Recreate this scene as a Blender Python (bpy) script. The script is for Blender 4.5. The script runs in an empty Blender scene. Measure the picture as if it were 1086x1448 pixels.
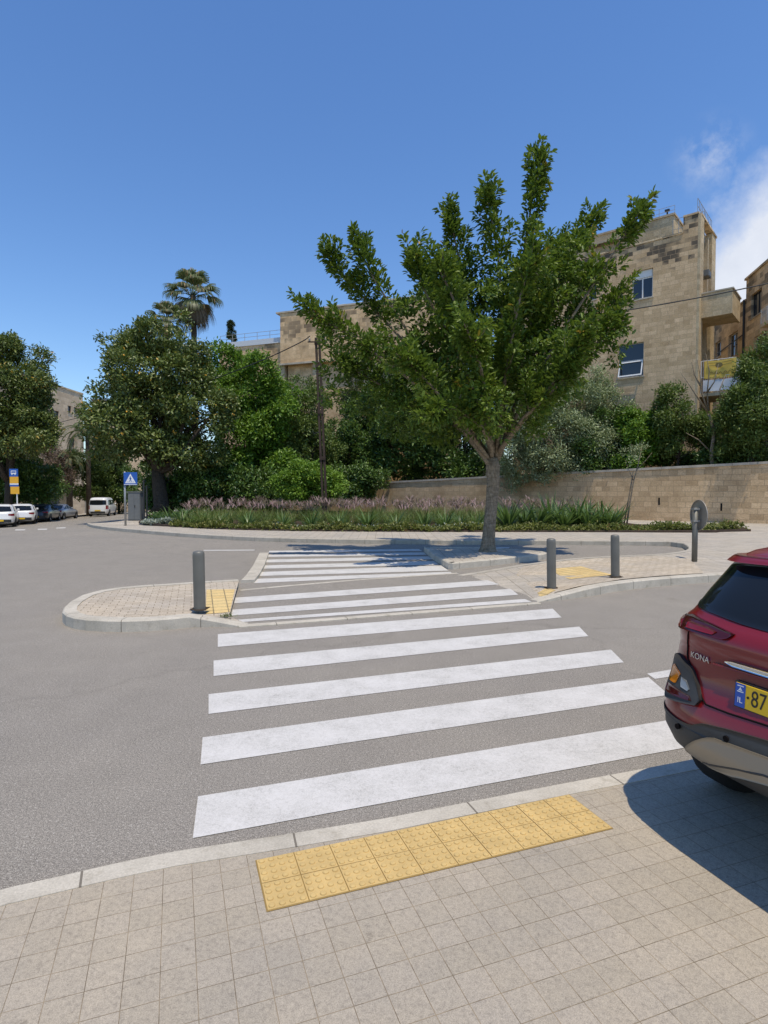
import bpy, math, random
import numpy as np
from mathutils import Vector, Matrix
from mathutils.geometry import tessellate_polygon

C = bpy.context.scene
COL = C.collection
RNG = np.random.default_rng(7)
random.seed(7)

# ------------------------------------------------------------------ camera model (used to measure the place)
F, CX, CY, HOR, EYE = 825.0, 543.0, 724.0, 695.0, 1.73
PIT = math.atan((CY - HOR) / F)
def ray(px, py):
    h = (px - CX) / F; v = -(py - CY) / F
    return np.array([h, math.cos(PIT) + v * math.sin(PIT), -math.sin(PIT) + v * math.cos(PIT)])
def at(px, py, z=0.0):
    d = ray(px, py); t = (z - EYE) / d[2]
    return np.array([d[0] * t, d[1] * t, z])
def dp(px, py, Y):
    d = ray(px, py); t = Y / d[1]
    return np.array([d[0] * t, Y, EYE + d[2] * t])
def gz(x, y=0):
    t = min(max(0.0, -x - 13.0), 40.0)
    return -0.05 * t

# ------------------------------------------------------------------ tagging helpers
def tag(o, label=None, cat=None, group=None, kind=None):
    if label: o['label'] = label
    if cat: o['category'] = cat
    if group: o['group'] = group
    if kind: o['kind'] = kind
    return o
def empty(name, loc=(0, 0, 0), rz=0.0, label=None, cat=None, group=None):
    o = bpy.data.objects.new(name, None); COL.objects.link(o)
    o.location = loc; o.rotation_euler = (0, 0, rz); o.empty_display_size = 0.3
    return tag(o, label, cat, group)
def copy_tree(o, parent=None):
    c = o.copy(); COL.objects.link(c); c.parent = parent
    for ch in list(o.children): copy_tree(ch, c)
    return c

# ------------------------------------------------------------------ mesh builder
class MB:
    def __init__(s): s.v = []; s.f = []; s.m = []; s.uv = {}
    def add(s, verts, faces, mi=0, uvs=None):
        b = len(s.v)
        s.v += [tuple(map(float, p)) for p in verts]
        for k, fc in enumerate(faces):
            if uvs is not None: s.uv[len(s.f)] = uvs[k]
            s.f.append([b + i for i in fc]); s.m.append(mi)
    def box(s, x0, x1, y0, y1, z0, z1, mi=0):
        s.add([(x0,y0,z0),(x1,y0,z0),(x1,y1,z0),(x0,y1,z0),(x0,y0,z1),(x1,y0,z1),(x1,y1,z1),(x0,y1,z1)],
              [(0,3,2,1),(4,5,6,7),(0,1,5,4),(1,2,6,5),(2,3,7,6),(3,0,4,7)], mi)
        return s
    def prism(s, pts, z0, z1, mi=0):
        n = len(pts)
        z0 = [z0]*n if np.isscalar(z0) else z0; z1 = [z1]*n if np.isscalar(z1) else z1
        ar = sum(pts[i][0]*pts[(i+1)%n][1]-pts[(i+1)%n][0]*pts[i][1] for i in range(n))
        idx = list(range(n)) if ar > 0 else list(range(n))[::-1]
        pts = [pts[i] for i in idx]; z0 = [z0[i] for i in idx]; z1 = [z1[i] for i in idx]
        V = [(p[0],p[1],z0[i]) for i,p in enumerate(pts)] + [(p[0],p[1],z1[i]) for i,p in enumerate(pts)]
        tri = tessellate_polygon([[Vector((p[0],p[1],0)) for p in pts]])
        Fs = []
        for t in tri:
            a,b,c = t
            cr = (pts[b][0]-pts[a][0])*(pts[c][1]-pts[a][1])-(pts[b][1]-pts[a][1])*(pts[c][0]-pts[a][0])
            if cr < 0: b,c = c,b
            Fs.append((a+n,b+n,c+n)); Fs.append((a,c,b))
        for i in range(n):
            j = (i+1)%n; Fs.append((i,j,j+n,i+n))
        s.add(V, Fs, mi); return s
    def sheet(s, pts, z, mi=0):
        n = len(pts); z = [z]*n if np.isscalar(z) else z
        tri = tessellate_polygon([[Vector((p[0],p[1],0)) for p in pts]])
        Fs = []
        for a,b,c in tri:
            cr = (pts[b][0]-pts[a][0])*(pts[c][1]-pts[a][1])-(pts[b][1]-pts[a][1])*(pts[c][0]-pts[a][0])
            Fs.append((a,b,c) if cr > 0 else (a,c,b))
        s.add([(p[0],p[1],z[i]) for i,p in enumerate(pts)], Fs, mi); return s
    def tube(s, pts, rad, n=8, mi=0, cap=True):
        P = [Vector(p) for p in pts]; m = len(P)
        rad = [float(rad)]*m if np.isscalar(rad) else [float(r_) for r_ in rad]
        V = []; Fs = []; ref = None
        for i in range(m):
            t = (P[min(i+1,m-1)] - P[max(i-1,0)]).normalized()
            if ref is None:
                ref = t.orthogonal().normalized()
            ref = (ref - t*ref.dot(t))
            ref = ref.normalized() if ref.length > 1e-6 else t.orthogonal().normalized()
            b = t.cross(ref)
            for k in range(n):
                a = 2*math.pi*k/n
                V.append(P[i] + rad[i]*(math.cos(a)*ref + math.sin(a)*b))
        for i in range(m-1):
            for k in range(n):
                k2 = (k+1)%n
                Fs.append((i*n+k, i*n+k2, (i+1)*n+k2, (i+1)*n+k))
        if cap:
            Fs.append(tuple(range(n))[::-1]); Fs.append(tuple((m-1)*n+k for k in range(n)))
        s.add(V, Fs, mi); return s
    def lathe(s, prof, n=24, c=(0,0,0), mi=0):
        V = []; Fs = []; m = len(prof)
        for r,z in prof:
            for k in range(n):
                a = 2*math.pi*k/n; V.append((c[0]+r*math.cos(a), c[1]+r*math.sin(a), c[2]+z))
        for i in range(m-1):
            for k in range(n):
                k2=(k+1)%n; Fs.append((i*n+k,i*n+k2,(i+1)*n+k2,(i+1)*n+k))
        s.add(V, Fs, mi); return s
    def build(s, name, mats, parent=None, smooth=False, bevel=0):
        me = bpy.data.meshes.new(name)
        me.from_pydata(s.v, [], s.f); me.update()
        mats = mats if isinstance(mats, (list, tuple)) else [mats]
        for m in mats: me.materials.append(m)
        me.polygons.foreach_set('material_index', s.m)
        uvl = me.uv_layers.new(name='UVMap')
        for p in me.polygons:
            cu = s.uv.get(p.index)
            nx, ny, nz = (abs(c) for c in p.normal)
            for k, li in enumerate(p.loop_indices):
                if cu is not None: uvl.data[li].uv = cu[k]; continue
                co = me.vertices[me.loops[li].vertex_index].co
                if nz >= nx and nz >= ny: uvl.data[li].uv = (co.x, co.y)
                elif ny >= nx: uvl.data[li].uv = (co.x, co.z)
                else: uvl.data[li].uv = (co.y, co.z)
        if smooth: me.polygons.foreach_set('use_smooth', [True]*len(me.polygons))
        o = bpy.data.objects.new(name, me); COL.objects.link(o)
        if parent is not None: o.parent = parent
        if bevel:
            b = o.modifiers.new('bevel', 'BEVEL'); b.width = bevel; b.segments = 2; b.limit_method = 'ANGLE'
        return o

def fast_mesh(name, V, Fq, mat, rnd=None, parent=None, smooth=False):
    """V (n,3), Fq (m,4) quads; rnd per-vertex random used by the leaf colour ramp"""
    me = bpy.data.meshes.new(name)
    V = np.ascontiguousarray(V, dtype=np.float32); Fq = np.ascontiguousarray(Fq, dtype=np.int32)
    me.vertices.add(len(V)); me.vertices.foreach_set('co', V.ravel())
    me.loops.add(Fq.size); me.loops.foreach_set('vertex_index', Fq.ravel())
    me.polygons.add(len(Fq)); me.polygons.foreach_set('loop_start', np.arange(0, Fq.size, 4, dtype=np.int32))
    if rnd is not None:
        a = me.attributes.new('rnd', 'FLOAT', 'POINT'); a.data.foreach_set('value', np.ascontiguousarray(rnd, dtype=np.float32))
    me.update(calc_edges=True); me.validate()
    if smooth: me.polygons.foreach_set('use_smooth', np.ones(len(Fq), dtype=bool))
    me.materials.append(mat)
    o = bpy.data.objects.new(name, me); COL.objects.link(o)
    if parent is not None: o.parent = parent
    return o

def unit(a): return a / np.maximum(np.linalg.norm(a, axis=-1, keepdims=True), 1e-9)
def rvec(n): return unit(RNG.normal(size=(n, 3)))

def leaves_arrays(pos, d, nrm, L, W, fold=0.25, droop=0.15):
    n = len(pos); d = unit(d)
    side = unit(np.cross(d, nrm)); nn = np.cross(side, d)
    L = L[:, None]; W = W[:, None]
    V = np.empty((n, 6, 3))
    V[:,0] = pos
    V[:,1] = pos + .35*L*d - .5*W*side + fold*W*nn*.5
    V[:,2] = pos + .75*L*d - .42*W*side + fold*W*nn*.4 - droop*L*nn*.4
    V[:,3] = pos + L*d - droop*L*nn
    V[:,4] = pos + .75*L*d + .42*W*side + fold*W*nn*.4 - droop*L*nn*.4
    V[:,5] = pos + .35*L*d + .5*W*side + fold*W*nn*.5
    b = np.arange(n)[:, None]*6
    Fq = np.concatenate([b + np.array([0,3,2,1]), b + np.array([0,5,4,3])], axis=0)
    return V.reshape(-1,3), Fq

def leaf_object(name, mat, pos, d, nrm, L, W, parent=None, rnd=None, **k):
    V, Fq = leaves_arrays(pos, d, nrm, L, W, **k)
    if rnd is None: rnd = RNG.random(len(pos))
    return fast_mesh(name, V, Fq, mat, np.repeat(rnd, 6), parent)

def blade_arrays(base, az, lean, L, W, curl, seg=4):
    """arching strips: base (n,3), az heading, lean start angle from vertical, curl extra bend at tip"""
    n = len(base)
    t = np.linspace(0, 1, seg+1)
    V = np.empty((n, seg+1, 2, 3))
    h = np.stack([np.cos(az), np.sin(az), np.zeros(n)], 1); sd = np.stack([-np.sin(az), np.cos(az), np.zeros(n)], 1)
    p = base.copy(); 
    for i in range(seg+1):
        if i:
            a = lean + curl*(t[i]-.5/seg)
            p = p + (L/seg)[:,None]*(np.sin(a)[:,None]*h + np.cos(a)[:,None]*np.array([0,0,1.]))
        w = W*(1-.92*t[i]**2)*(.6+.4*min(1,t[i]*4))
        V[:,i,0] = p - sd*w[:,None]*.5; V[:,i,1] = p + sd*w[:,None]*.5
    b = np.arange(n)[:,None]*(seg+1)*2
    Fq = np.concatenate([b + np.array([2*i,2*i+1,2*i+3,2*i+2]) for i in range(seg)], 0)
    return V.reshape(-1,3), Fq, (seg+1)*2

# ------------------------------------------------------------------ materials
def mat(name):
    m = bpy.data.materials.new(name); m.use_nodes = True
    nt = m.node_tree; b = nt.nodes['Principled BSDF']
    return m, nt, b
def N(nt, t, **k):
    n = nt.nodes.new(t)
    for a, v in k.items():
        if a in n.inputs: n.inputs[a].default_value = v
        else: setattr(n, a, v)
    return n
def ramp(nt, fac, stops):
    r = nt.nodes.new('ShaderNodeValToRGB'); e = r.color_ramp.elements
    while len(e) > 1: e.remove(e[0])
    for i, (p, c) in enumerate(stops):
        el = e[0] if i == 0 else e.new(p)
        el.position = p; el.color = (*c, 1) if len(c) == 3 else c
    nt.links.new(fac, r.inputs['Fac']); return r.outputs['Color']
def mixc(nt, a, b, fac, mode='MIX'):
    m = nt.nodes.new('ShaderNodeMix'); m.data_type = 'RGBA'; m.blend_type = mode
    for s, v in ((m.inputs[6], a), (m.inputs[7], b), (m.inputs[0], fac)):
        if hasattr(v, 'is_linked') or hasattr(v, 'links'): nt.links.new(v, s)
        elif isinstance(v, (tuple, list)): s.default_value = (*v, 1) if len(v) == 3 else v
        else: s.default_value = v
    return m.outputs[2]
def math_(nt, op, a, b=None, c=None):
    m = nt.nodes.new('ShaderNodeMath'); m.operation = op
    for i, v in enumerate((a, b, c)):
        if v is None: continue
        if hasattr(v, 'links'): nt.links.new(v, m.inputs[i])
        else: m.inputs[i].default_value = v
    return m.outputs[0]
def coord(nt, kind='UV', scale=(1,1,1), rot=0, loc=(0,0,0)):
    t = nt.nodes.new('ShaderNodeTexCoord'); m = nt.nodes.new('ShaderNodeMapping')
    m.inputs['Scale'].default_value = scale; m.inputs['Rotation'].default_value = (0,0,rot); m.inputs['Location'].default_value = loc
    nt.links.new(t.outputs[kind], m.inputs['Vector']); return m.outputs['Vector']
def noise(nt, vec, scale, detail=4, rough=.55, out='Fac'):
    n = nt.nodes.new('ShaderNodeTexNoise'); n.inputs['Scale'].default_value = scale
    n.inputs['Detail'].default_value = detail; n.inputs['Roughness'].default_value = rough
    nt.links.new(vec, n.inputs['Vector']); return n.outputs[out]
def bump(nt, b, height, strength=.3, dist=.01):
    n = nt.nodes.new('ShaderNodeBump'); n.inputs['Strength'].default_value = strength; n.inputs['Distance'].default_value = dist
    nt.links.new(height, n.inputs['Height']); nt.links.new(n.outputs['Normal'], b.inputs['Normal'])
def simple(name, col, rough=.5, metal=0, var=.0, nscale=6, spec=.5, bmp=0):
    m, nt, b = mat(name)
    b.inputs['Roughness'].default_value = rough; b.inputs['Metallic'].default_value = metal
    b.inputs['Specular IOR Level'].default_value = spec
    if var:
        v = coord(nt, 'Object'); f = noise(nt, v, nscale, 5, .6)
        c = ramp(nt, f, [(.3, tuple(x*(1-var) for x in col)), (.7, tuple(min(1, x*(1+var)) for x in col))])
        nt.links.new(c, b.inputs['Base Color'])
        if bmp: bump(nt, b, f, bmp)
    else: b.inputs['Base Color'].default_value = (*col, 1)
    return m

def leaf_mat(name, stops, rough=.45, trans=.22, spec=.4):
    m, nt, b = mat(name)
    a = nt.nodes.new('ShaderNodeAttribute'); a.attribute_name = 'rnd'
    c = ramp(nt, a.outputs['Fac'], stops)
    nt.links.new(c, b.inputs['Base Color']); b.inputs['Roughness'].default_value = rough
    b.inputs['Specular IOR Level'].default_value = spec
    tr = nt.nodes.new('ShaderNodeBsdfTranslucent')
    nt.links.new(mixc(nt, c, (.35,.55,.08), .25), tr.inputs['Color'])
    mx = nt.nodes.new('ShaderNodeMixShader'); mx.inputs[0].default_value = trans
    nt.links.new(b.outputs[0], mx.inputs[1]); nt.links.new(tr.outputs[0], mx.inputs[2])
    nt.links.new(mx.outputs[0], nt.nodes['Material Output'].inputs['Surface'])
    return m

def asphalt_mat():
    m, nt, b = mat('asphalt'); v = coord(nt, 'Object')
    f1 = noise(nt, v, 170, 3, .7); f2 = noise(nt, v, .35, 5, .6); f3 = noise(nt, v, 2.2, 6, .65); f6 = noise(nt, v, 62, 3, .8)
    c = ramp(nt, f1, [(.34,(.105,.095,.08)),(.5,(.255,.23,.195)),(.66,(.46,.42,.36))])
    c = mixc(nt, c, ramp(nt, f6, [(.36,(.75,.75,.75)),(.5,(1,1,1)),(.66,(1.25,1.25,1.24))]), 1, 'MULTIPLY')
    vs = N(nt, 'ShaderNodeTexVoronoi', feature='F1'); vs.inputs['Scale'].default_value = 75; nt.links.new(v, vs.inputs['Vector'])
    chip = math_(nt, 'MULTIPLY', math_(nt, 'LESS_THAN', vs.outputs['Distance'], .30), math_(nt, 'GREATER_THAN', noise(nt, v, 47, 1, .5), .56))
    c = mixc(nt, c, (.52,.49,.43), math_(nt, 'MULTIPLY', chip, .55))
    c = mixc(nt, c, ramp(nt, f2, [(.3,(.93,.93,.94)),(.7,(1.05,1.04,1.02))]), 1, 'MULTIPLY')
    c = mixc(nt, c, ramp(nt, f3, [(.3,(.93,.93,.93)),(.62,(1.03,1.03,1.03))]), 1, 'MULTIPLY')
    f7 = noise(nt, v, .9, 7, .7); c = mixc(nt, c, ramp(nt, f7, [(.27,(.68,.67,.66)),(.36,(1,1,1))]), .8, 'MULTIPLY')
    # faint longitudinal tyre wear and hairline cracks
    vo = N(nt, 'ShaderNodeTexVoronoi', feature='DISTANCE_TO_EDGE'); vo.inputs['Scale'].default_value = .16
    wob = nt.nodes.new('ShaderNodeTexNoise'); wob.inputs['Scale'].default_value = 1.3; wob.inputs['Detail'].default_value = 6
    nt.links.new(v, wob.inputs['Vector'])
    nt.links.new(mixc(nt, v, wob.outputs['Color'], .45), vo.inputs['Vector'])
    crack = ramp(nt, vo.outputs['Distance'], [(0,(.72,.72,.72)),(.0016,(1,1,1))])
    c = mixc(nt, c, crack, .35, 'MULTIPLY')
    nt.links.new(c, b.inputs['Base Color']); b.inputs['Roughness'].default_value = .88
    b.inputs['Specular IOR Level'].default_value = .25
    bump(nt, b, f1, .35, .006)
    return m
def paint_mat():
    m, nt, b = mat('road_paint'); v = coord(nt, 'Object')
    f1 = noise(nt, v, 150, 3, .7); f2 = noise(nt, v, 3, 6, .7); f3 = noise(nt, v, 34, 5, .75)
    wear = math_(nt, 'ADD', math_(nt, 'MULTIPLY', f1, .42), math_(nt, 'ADD', math_(nt, 'MULTIPLY', f2, .33), math_(nt, 'MULTIPLY', f3, .25)))
    c = ramp(nt, wear, [(.36,(.27,.255,.23)),(.44,(.50,.48,.44)),(.54,(.615,.59,.55)),(.70,(.70,.675,.635))])
    nt.links.new(c, b.inputs['Base Color']); b.inputs['Roughness'].default_value = .75
    b.inputs['Specular IOR Level'].default_value = .3
    bump(nt, b, f1, .3, .004); return m
def grid_mat(name, size, ang, org, cols, joint, jw=.02, size2=None, offset=0.0, grain=300, bstr=.5):
    """paver grid laid in ground coordinates: square pavers of the given size, turned by ang, one corner at org"""
    m, nt, b = mat(name); t = nt.nodes.new('ShaderNodeTexCoord')
    sub = nt.nodes.new('ShaderNodeVectorMath'); sub.operation = 'SUBTRACT'; sub.inputs[1].default_value = (org[0], org[1], 0)
    nt.links.new(t.outputs['Object'], sub.inputs[0])
    rot = nt.nodes.new('ShaderNodeVectorRotate'); rot.rotation_type = 'Z_AXIS'; rot.inputs['Angle'].default_value = -ang
    nt.links.new(sub.outputs[0], rot.inputs['Vector'])
    v = rot.outputs[0]; ov = t.outputs['Object']
    br = nt.nodes.new('ShaderNodeTexBrick'); br.offset = offset; br.squash = 1
    s2 = size2 or size
    br.inputs['Scale'].default_value = 1; br.inputs['Brick Width'].default_value = size; br.inputs['Row Height'].default_value = s2
    br.inputs['Mortar Size'].default_value = size*jw; br.inputs['Mortar Smooth'].default_value = .3
    br.inputs['Color1'].default_value = (0,0,0,1); br.inputs['Color2'].default_value = (1,1,1,1); br.inputs['Mortar'].default_value = (.5,.5,.5,1)
    nt.links.new(v, br.inputs['Vector'])
    f1 = noise(nt, ov, grain, 4, .75); f2 = noise(nt, ov, 1.1, 5, .6); f3 = noise(nt, ov, 60, 4, .7); f4 = noise(nt, ov, 9, 4, .7)
    c = mixc(nt, cols[0], cols[1], br.outputs['Color'])
    c = mixc(nt, c, ramp(nt, f1, [(.32,(.62,.62,.62)),(.5,(1,1,1)),(.7,(1.28,1.28,1.27))]), 1, 'MULTIPLY')
    c = mixc(nt, c, ramp(nt, f3, [(.3,(.78,.78,.79)),(.5,(1,1,1)),(.8,(1.12,1.12,1.1))]), 1, 'MULTIPLY')
    c = mixc(nt, c, ramp(nt, f2, [(.35,(.9,.91,.93)),(.65,(1.06,1.04,1.0))]), 1, 'MULTIPLY')
    c = mixc(nt, c, ramp(nt, f4, [(.26,(.55,.54,.53)),(.35,(1,1,1))]), .7, 'MULTIPLY')
    jf = noise(nt, ov, 14, 3, .6)
    jc = mixc(nt, joint, tuple(x*.55 for x in joint), ramp(nt, jf, [(.4,(0,0,0)),(.6,(1,1,1))]))
    c = mixc(nt, c, jc, br.outputs['Fac'])
    nt.links.new(c, b.inputs['Base Color']); b.inputs['Roughness'].default_value = .85; b.inputs['Specular IOR Level'].default_value = .25
    h = math_(nt, 'SUBTRACT', math_(nt, 'MULTIPLY', f1, .25), br.outputs['Fac'])
    bump(nt, b, h, bstr, .003)
    return m
def kerb_mat(name='kerb_stone', col=(.55,.505,.42), pitch=.95):
    m, nt, b = mat(name); v = coord(nt, 'UV'); ov = coord(nt, 'Object')
    f1 = noise(nt, ov, 90, 5, .75); f2 = noise(nt, ov, 1.6, 6, .7); f3 = noise(nt, ov, 9, 6, .7)
    c = ramp(nt, f1, [(.3,tuple(x*.78 for x in col)),(.7,tuple(x*1.15 for x in col))])
    c = mixc(nt, c, ramp(nt, f2, [(.35,(.80,.79,.77)),(.62,(1.05,1.04,1.03))]), 1, 'MULTIPLY')
    c = mixc(nt, c, ramp(nt, f3, [(.3,(.70,.68,.64)),(.46,(1,1,1))]), .8, 'MULTIPLY')
    sx = nt.nodes.new('ShaderNodeSeparateXYZ'); nt.links.new(v, sx.inputs[0])
    fr = math_(nt, 'FRACT', math_(nt, 'DIVIDE', sx.outputs['X'], pitch))
    j = math_(nt, 'LESS_THAN', math_(nt, 'ABSOLUTE', math_(nt, 'SUBTRACT', fr, .5)), .0055)
    c = mixc(nt, c, (.13,.11,.085), math_(nt, 'MULTIPLY', j, .85))
    nt.links.new(c, b.inputs['Base Color']); b.inputs['Roughness'].default_value = .85; b.inputs['Specular IOR Level'].default_value = .25
    bump(nt, b, math_(nt, 'SUBTRACT', f3, j), .35, .008); return m
def stone_mat(name, c1, c2, mortar, bw=.55, rh=.28, stain=0.0, stain_z=(0,1), grime=.5, ms=.012, dirt=(.55,.5,.43)):
    m, nt, b = mat(name); v = coord(nt, 'UV'); ov = coord(nt, 'Object')
    def brick(w, h, off, k):
        br = nt.nodes.new('ShaderNodeTexBrick'); br.offset = off; br.offset_frequency = 2; br.squash = k; br.squash_frequency = 3
        br.inputs['Scale'].default_value = 1; br.inputs['Brick Width'].default_value = w; br.inputs['Row Height'].default_value = h
        br.inputs['Mortar Size'].default_value = ms; br.inputs['Mortar Smooth'].default_value = .4; br.inputs['Bias'].default_value = 0
        br.inputs['Color1'].default_value = (0,0,0,1); br.inputs['Color2'].default_value = (1,1,1,1); br.inputs['Mortar'].default_value = (.5,.5,.5,1)
        nt.links.new(v, br.inputs['Vector']); return br
    br = brick(bw, rh, .43, .72)
    f1 = noise(nt, ov, 14, 6, .7); f2 = noise(nt, ov, .5, 6, .65); f3 = noise(nt, ov, 3, 6, .7)
    c = ramp(nt, br.outputs['Color'], [(0,c1),(.3,tuple((a+d)/2 for a,d in zip(c1,c2))),(.55,c2),(.8,tuple(x*.92 for x in c1)),(1,tuple(min(1,x*1.08) for x in c2))])
    c = mixc(nt, c, ramp(nt, f1, [(.3,(.74,.73,.7)),(.7,(1.18,1.17,1.14))]), 1, 'MULTIPLY')
    c = mixc(nt, c, ramp(nt, f3, [(.32,(.72,.68,.62)),(.55,(1,1,1))]), grime, 'MULTIPLY')
    c = mixc(nt, c, ramp(nt, f2, [(.36,dirt),(.58,(1,1,1))]), grime, 'MULTIPLY')
    if stain:
        sx = nt.nodes.new('ShaderNodeSeparateXYZ'); nt.links.new(ov, sx.inputs[0])
        mr = nt.nodes.new('ShaderNodeMapRange'); mr.interpolation_type = 'SMOOTHSTEP'
        mr.inputs['From Min'].default_value = stain_z[0]; mr.inputs['From Max'].default_value = stain_z[1]
        nt.links.new(sx.outputs['Z'], mr.inputs['Value'])
        f5 = noise(nt, ov, .7, 3, .5)
        s = math_(nt, 'ADD', math_(nt, 'MULTIPLY', br.outputs['Color'], .42), math_(nt, 'ADD', math_(nt, 'MULTIPLY', f5, .75), math_(nt, 'MULTIPLY', f1, .25)))
        s = math_(nt, 'ADD', s, math_(nt, 'MULTIPLY', math_(nt, 'SUBTRACT', mr.outputs[0], 1), .75))
        sm = ramp(nt, s, [(.70,(0,0,0)),(.86,(1,1,1))])
        c = mixc(nt, c, (.075,.066,.055), math_(nt, 'MULTIPLY', sm, stain))
    c = mixc(nt, c, mortar, math_(nt, 'MULTIPLY', br.outputs['Fac'], .75))
    nt.links.new(c, b.inputs['Base Color']); b.inputs['Roughness'].default_value = .92; b.inputs['Specular IOR Level'].default_value = .2
    bump(nt, b, math_(nt, 'SUBTRACT', math_(nt, 'MULTIPLY', f1, .6), br.outputs['Fac']), .6, .03)
    return m
def bark_mat(name, a, d):
    m, nt, b = mat(name); v = coord(nt, 'Object', (1,1,.35)); v2 = coord(nt, 'Object', (1,1,3))
    f = noise(nt, v, 22, 6, .7); g = noise(nt, v2, 6, 4, .6)
    c = mixc(nt, ramp(nt, f, [(.3,a),(.7,d)]), ramp(nt, g, [(.35,(.7,.7,.7)),(.6,(1.1,1.1,1.1))]), 1, 'MULTIPLY')
    nt.links.new(c, b.inputs['Base Color']); b.inputs['Roughness'].default_value = .95; b.inputs['Specular IOR Level'].default_value = .15
    bump(nt, b, math_(nt, 'ADD', f, g), .9, .03); return m
def glass_mat(name, col=(.02,.025,.03), rough=.06):
    m, nt, b = mat(name); b.inputs['Base Color'].default_value = (*col, 1); b.inputs['Roughness'].default_value = rough
    b.inputs['Specular IOR Level'].default_value = .6
    return m
def paint_car(name, col, flake=.0, rough=.28):
    m, nt, b = mat(name); v = coord(nt, 'Object'); f = noise(nt, v, 900, 2, .6)
    c = ramp(nt, f, [(.3,tuple(x*.85 for x in col)),(.7,tuple(min(1,x*1.15) for x in col))])
    nt.links.new(c, b.inputs['Base Color']); b.inputs['Roughness'].default_value = rough; b.inputs['Metallic'].default_value = flake
    b.inputs['Coat Weight'].default_value = .5; b.inputs['Coat Roughness'].default_value = .04
    return m

M = {}
M['asphalt'] = asphalt_mat(); M['paint'] = paint_mat()
ANG = .3441; SC = EYE - .03; K = SC/1.65
TORG = np.array([-.5719*K, 2.5534*K]); TS = .1677*K
PORG = (1.1209*K, 2.2529*K); PS = .1176*K
M['pavers'] = grid_mat('concrete_pavers', PS, ANG, PORG, ((.38,.33,.258),(.412,.358,.285)), (.30,.235,.155), .013)
M['pavers_beige'] = grid_mat('beige_pavers', .2, .31, (0,0), ((.46,.39,.30),(.56,.485,.385)), (.30,.24,.165), .03, size2=.1, offset=.5, grain=120)
M['pavement_far'] = grid_mat('pale_pavers', .3, .0, (0,0), ((.42,.375,.31),(.48,.43,.36)), (.28,.24,.18), .025, grain=60)
M['kerb'] = kerb_mat(); M['kerb_far'] = kerb_mat('kerb_stone_far', (.47,.43,.36), 1.0)
M['soil'] = simple('soil', (.06,.043,.03), .95, var=.4, nscale=5, spec=.1)
M['earth'] = simple('earth', (.12,.10,.07), .95, var=.4, nscale=.5, spec=.1)
M['yellow'] = simple('tactile_yellow', (.565,.40,.165), .85, var=.12, nscale=11, spec=.2)
M['yellow_joint'] = simple('tactile_joint', (.30,.20,.07), .9, spec=.2)
M['bollard'] = simple('painted_steel_grey', (.155,.15,.13), .5, .2, var=.12, nscale=4)
M['dark_metal'] = simple('dark_metal', (.05,.05,.05), .5, .6)
M['grey_metal'] = simple('galvanised_steel', (.36,.36,.35), .5, .6, var=.1)
M['rust'] = simple('rusty_steel', (.06,.04,.028), .85, .2, var=.35, nscale=4)
M['white_paint'] = simple('white_enamel', (.78,.78,.76), .4)
M['wire'] = simple('cable_rubber', (.02,.02,.02), .6)
M['stone_main'] = stone_mat('weathered_limestone', (0.621,0.442,0.260), (0.811,0.594,0.372), (0.448,0.323,0.196), .52, .27, stain=.9, stain_z=(12.5,17.2), grime=.35)
M['stone_side'] = stone_mat('cream_limestone', (.54,.425,.27), (.65,.525,.35), (.4,.33,.23), .5, .33, grime=.3)
M['stone_plain'] = stone_mat('pale_render', (.50,.41,.29), (.54,.45,.32), (.42,.35,.25), 1.2, .6, grime=.4, ms=.006)
M['stone_wall'] = stone_mat('garden_wall_stone', (0.590,0.421,0.248), (0.766,0.559,0.343), (0.335,0.239,0.148), .60, .29, stain=.0, grime=.45, ms=.012)
M['stone_center'] = stone_mat('old_limestone', (0.738,0.525,0.315), (0.903,0.658,0.402), (0.541,0.399,0.254), .9, .42, stain=.6, stain_z=(9,19), grime=.6)
M['stone_left'] = stone_mat('pink_limestone', (0.691,0.537,0.376), (0.829,0.658,0.464), (0.553,0.429,0.301), .9, .45, grime=.3)
M['stone_far'] = stone_mat('brown_limestone', (0.727,0.560,0.364), (0.948,0.750,0.499), (0.486,0.380,0.250), .6, .32, stain=.7, stain_z=(6,15), grime=.6)
M['coping'] = simple('coping_stone', (.48,.42,.33), .9, var=.22, nscale=2, spec=.2, bmp=.3)
M['frame_white'] = simple('white_window_frame', (.72,.72,.70), .4)
M['glass'] = glass_mat('window_glass', (.025,.035,.05), .05)
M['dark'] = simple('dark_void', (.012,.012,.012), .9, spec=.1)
M['banner'] = simple('yellow_banner', (.72,.50,.09), .7, var=.15, nscale=2)
M['sheet'] = simple('white_sheet', (.62,.64,.66), .7)
M['banner_ink'] = simple('banner_print', (.20,.15,.05), .8)
M['sign_blue'] = simple('sign_blue', (.015,.10,.42), .4)
M['sign_yellow'] = simple('sign_yellow', (.80,.42,.03), .5)
M['sign_white'] = simple('sign_white', (.8,.8,.8), .45)
M['sign_back'] = simple('sign_back_metal', (.30,.275,.235), .6, .3, var=.1)
M['cabinet'] = simple('cabinet_grey', (.15,.155,.15), .6, var=.08)
M['bark'] = bark_mat('smooth_grey_bark', (0.145,0.113,0.077), (0.362,0.297,0.213))
M['bark_dark'] = bark_mat('dark_bark', (.035,.028,.02), (.10,.08,.06))
M['bark_palm'] = bark_mat('palm_bark', (.06,.045,.03), (.17,.13,.09))
def gstops(dark, mid, lite, yel=None, y=.97):
    s = [(0,dark),(.45,mid),(.9,lite)]
    if yel: s += [(y,yel),(1,yel)]
    return s
M['lf_main'] = leaf_mat('glossy_leaf', gstops((0.036,0.075,0.010),(0.089,0.152,0.016),(0.207,0.275,0.029),(0.474,0.266,0.035),.965), .5, .24, .35)
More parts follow.
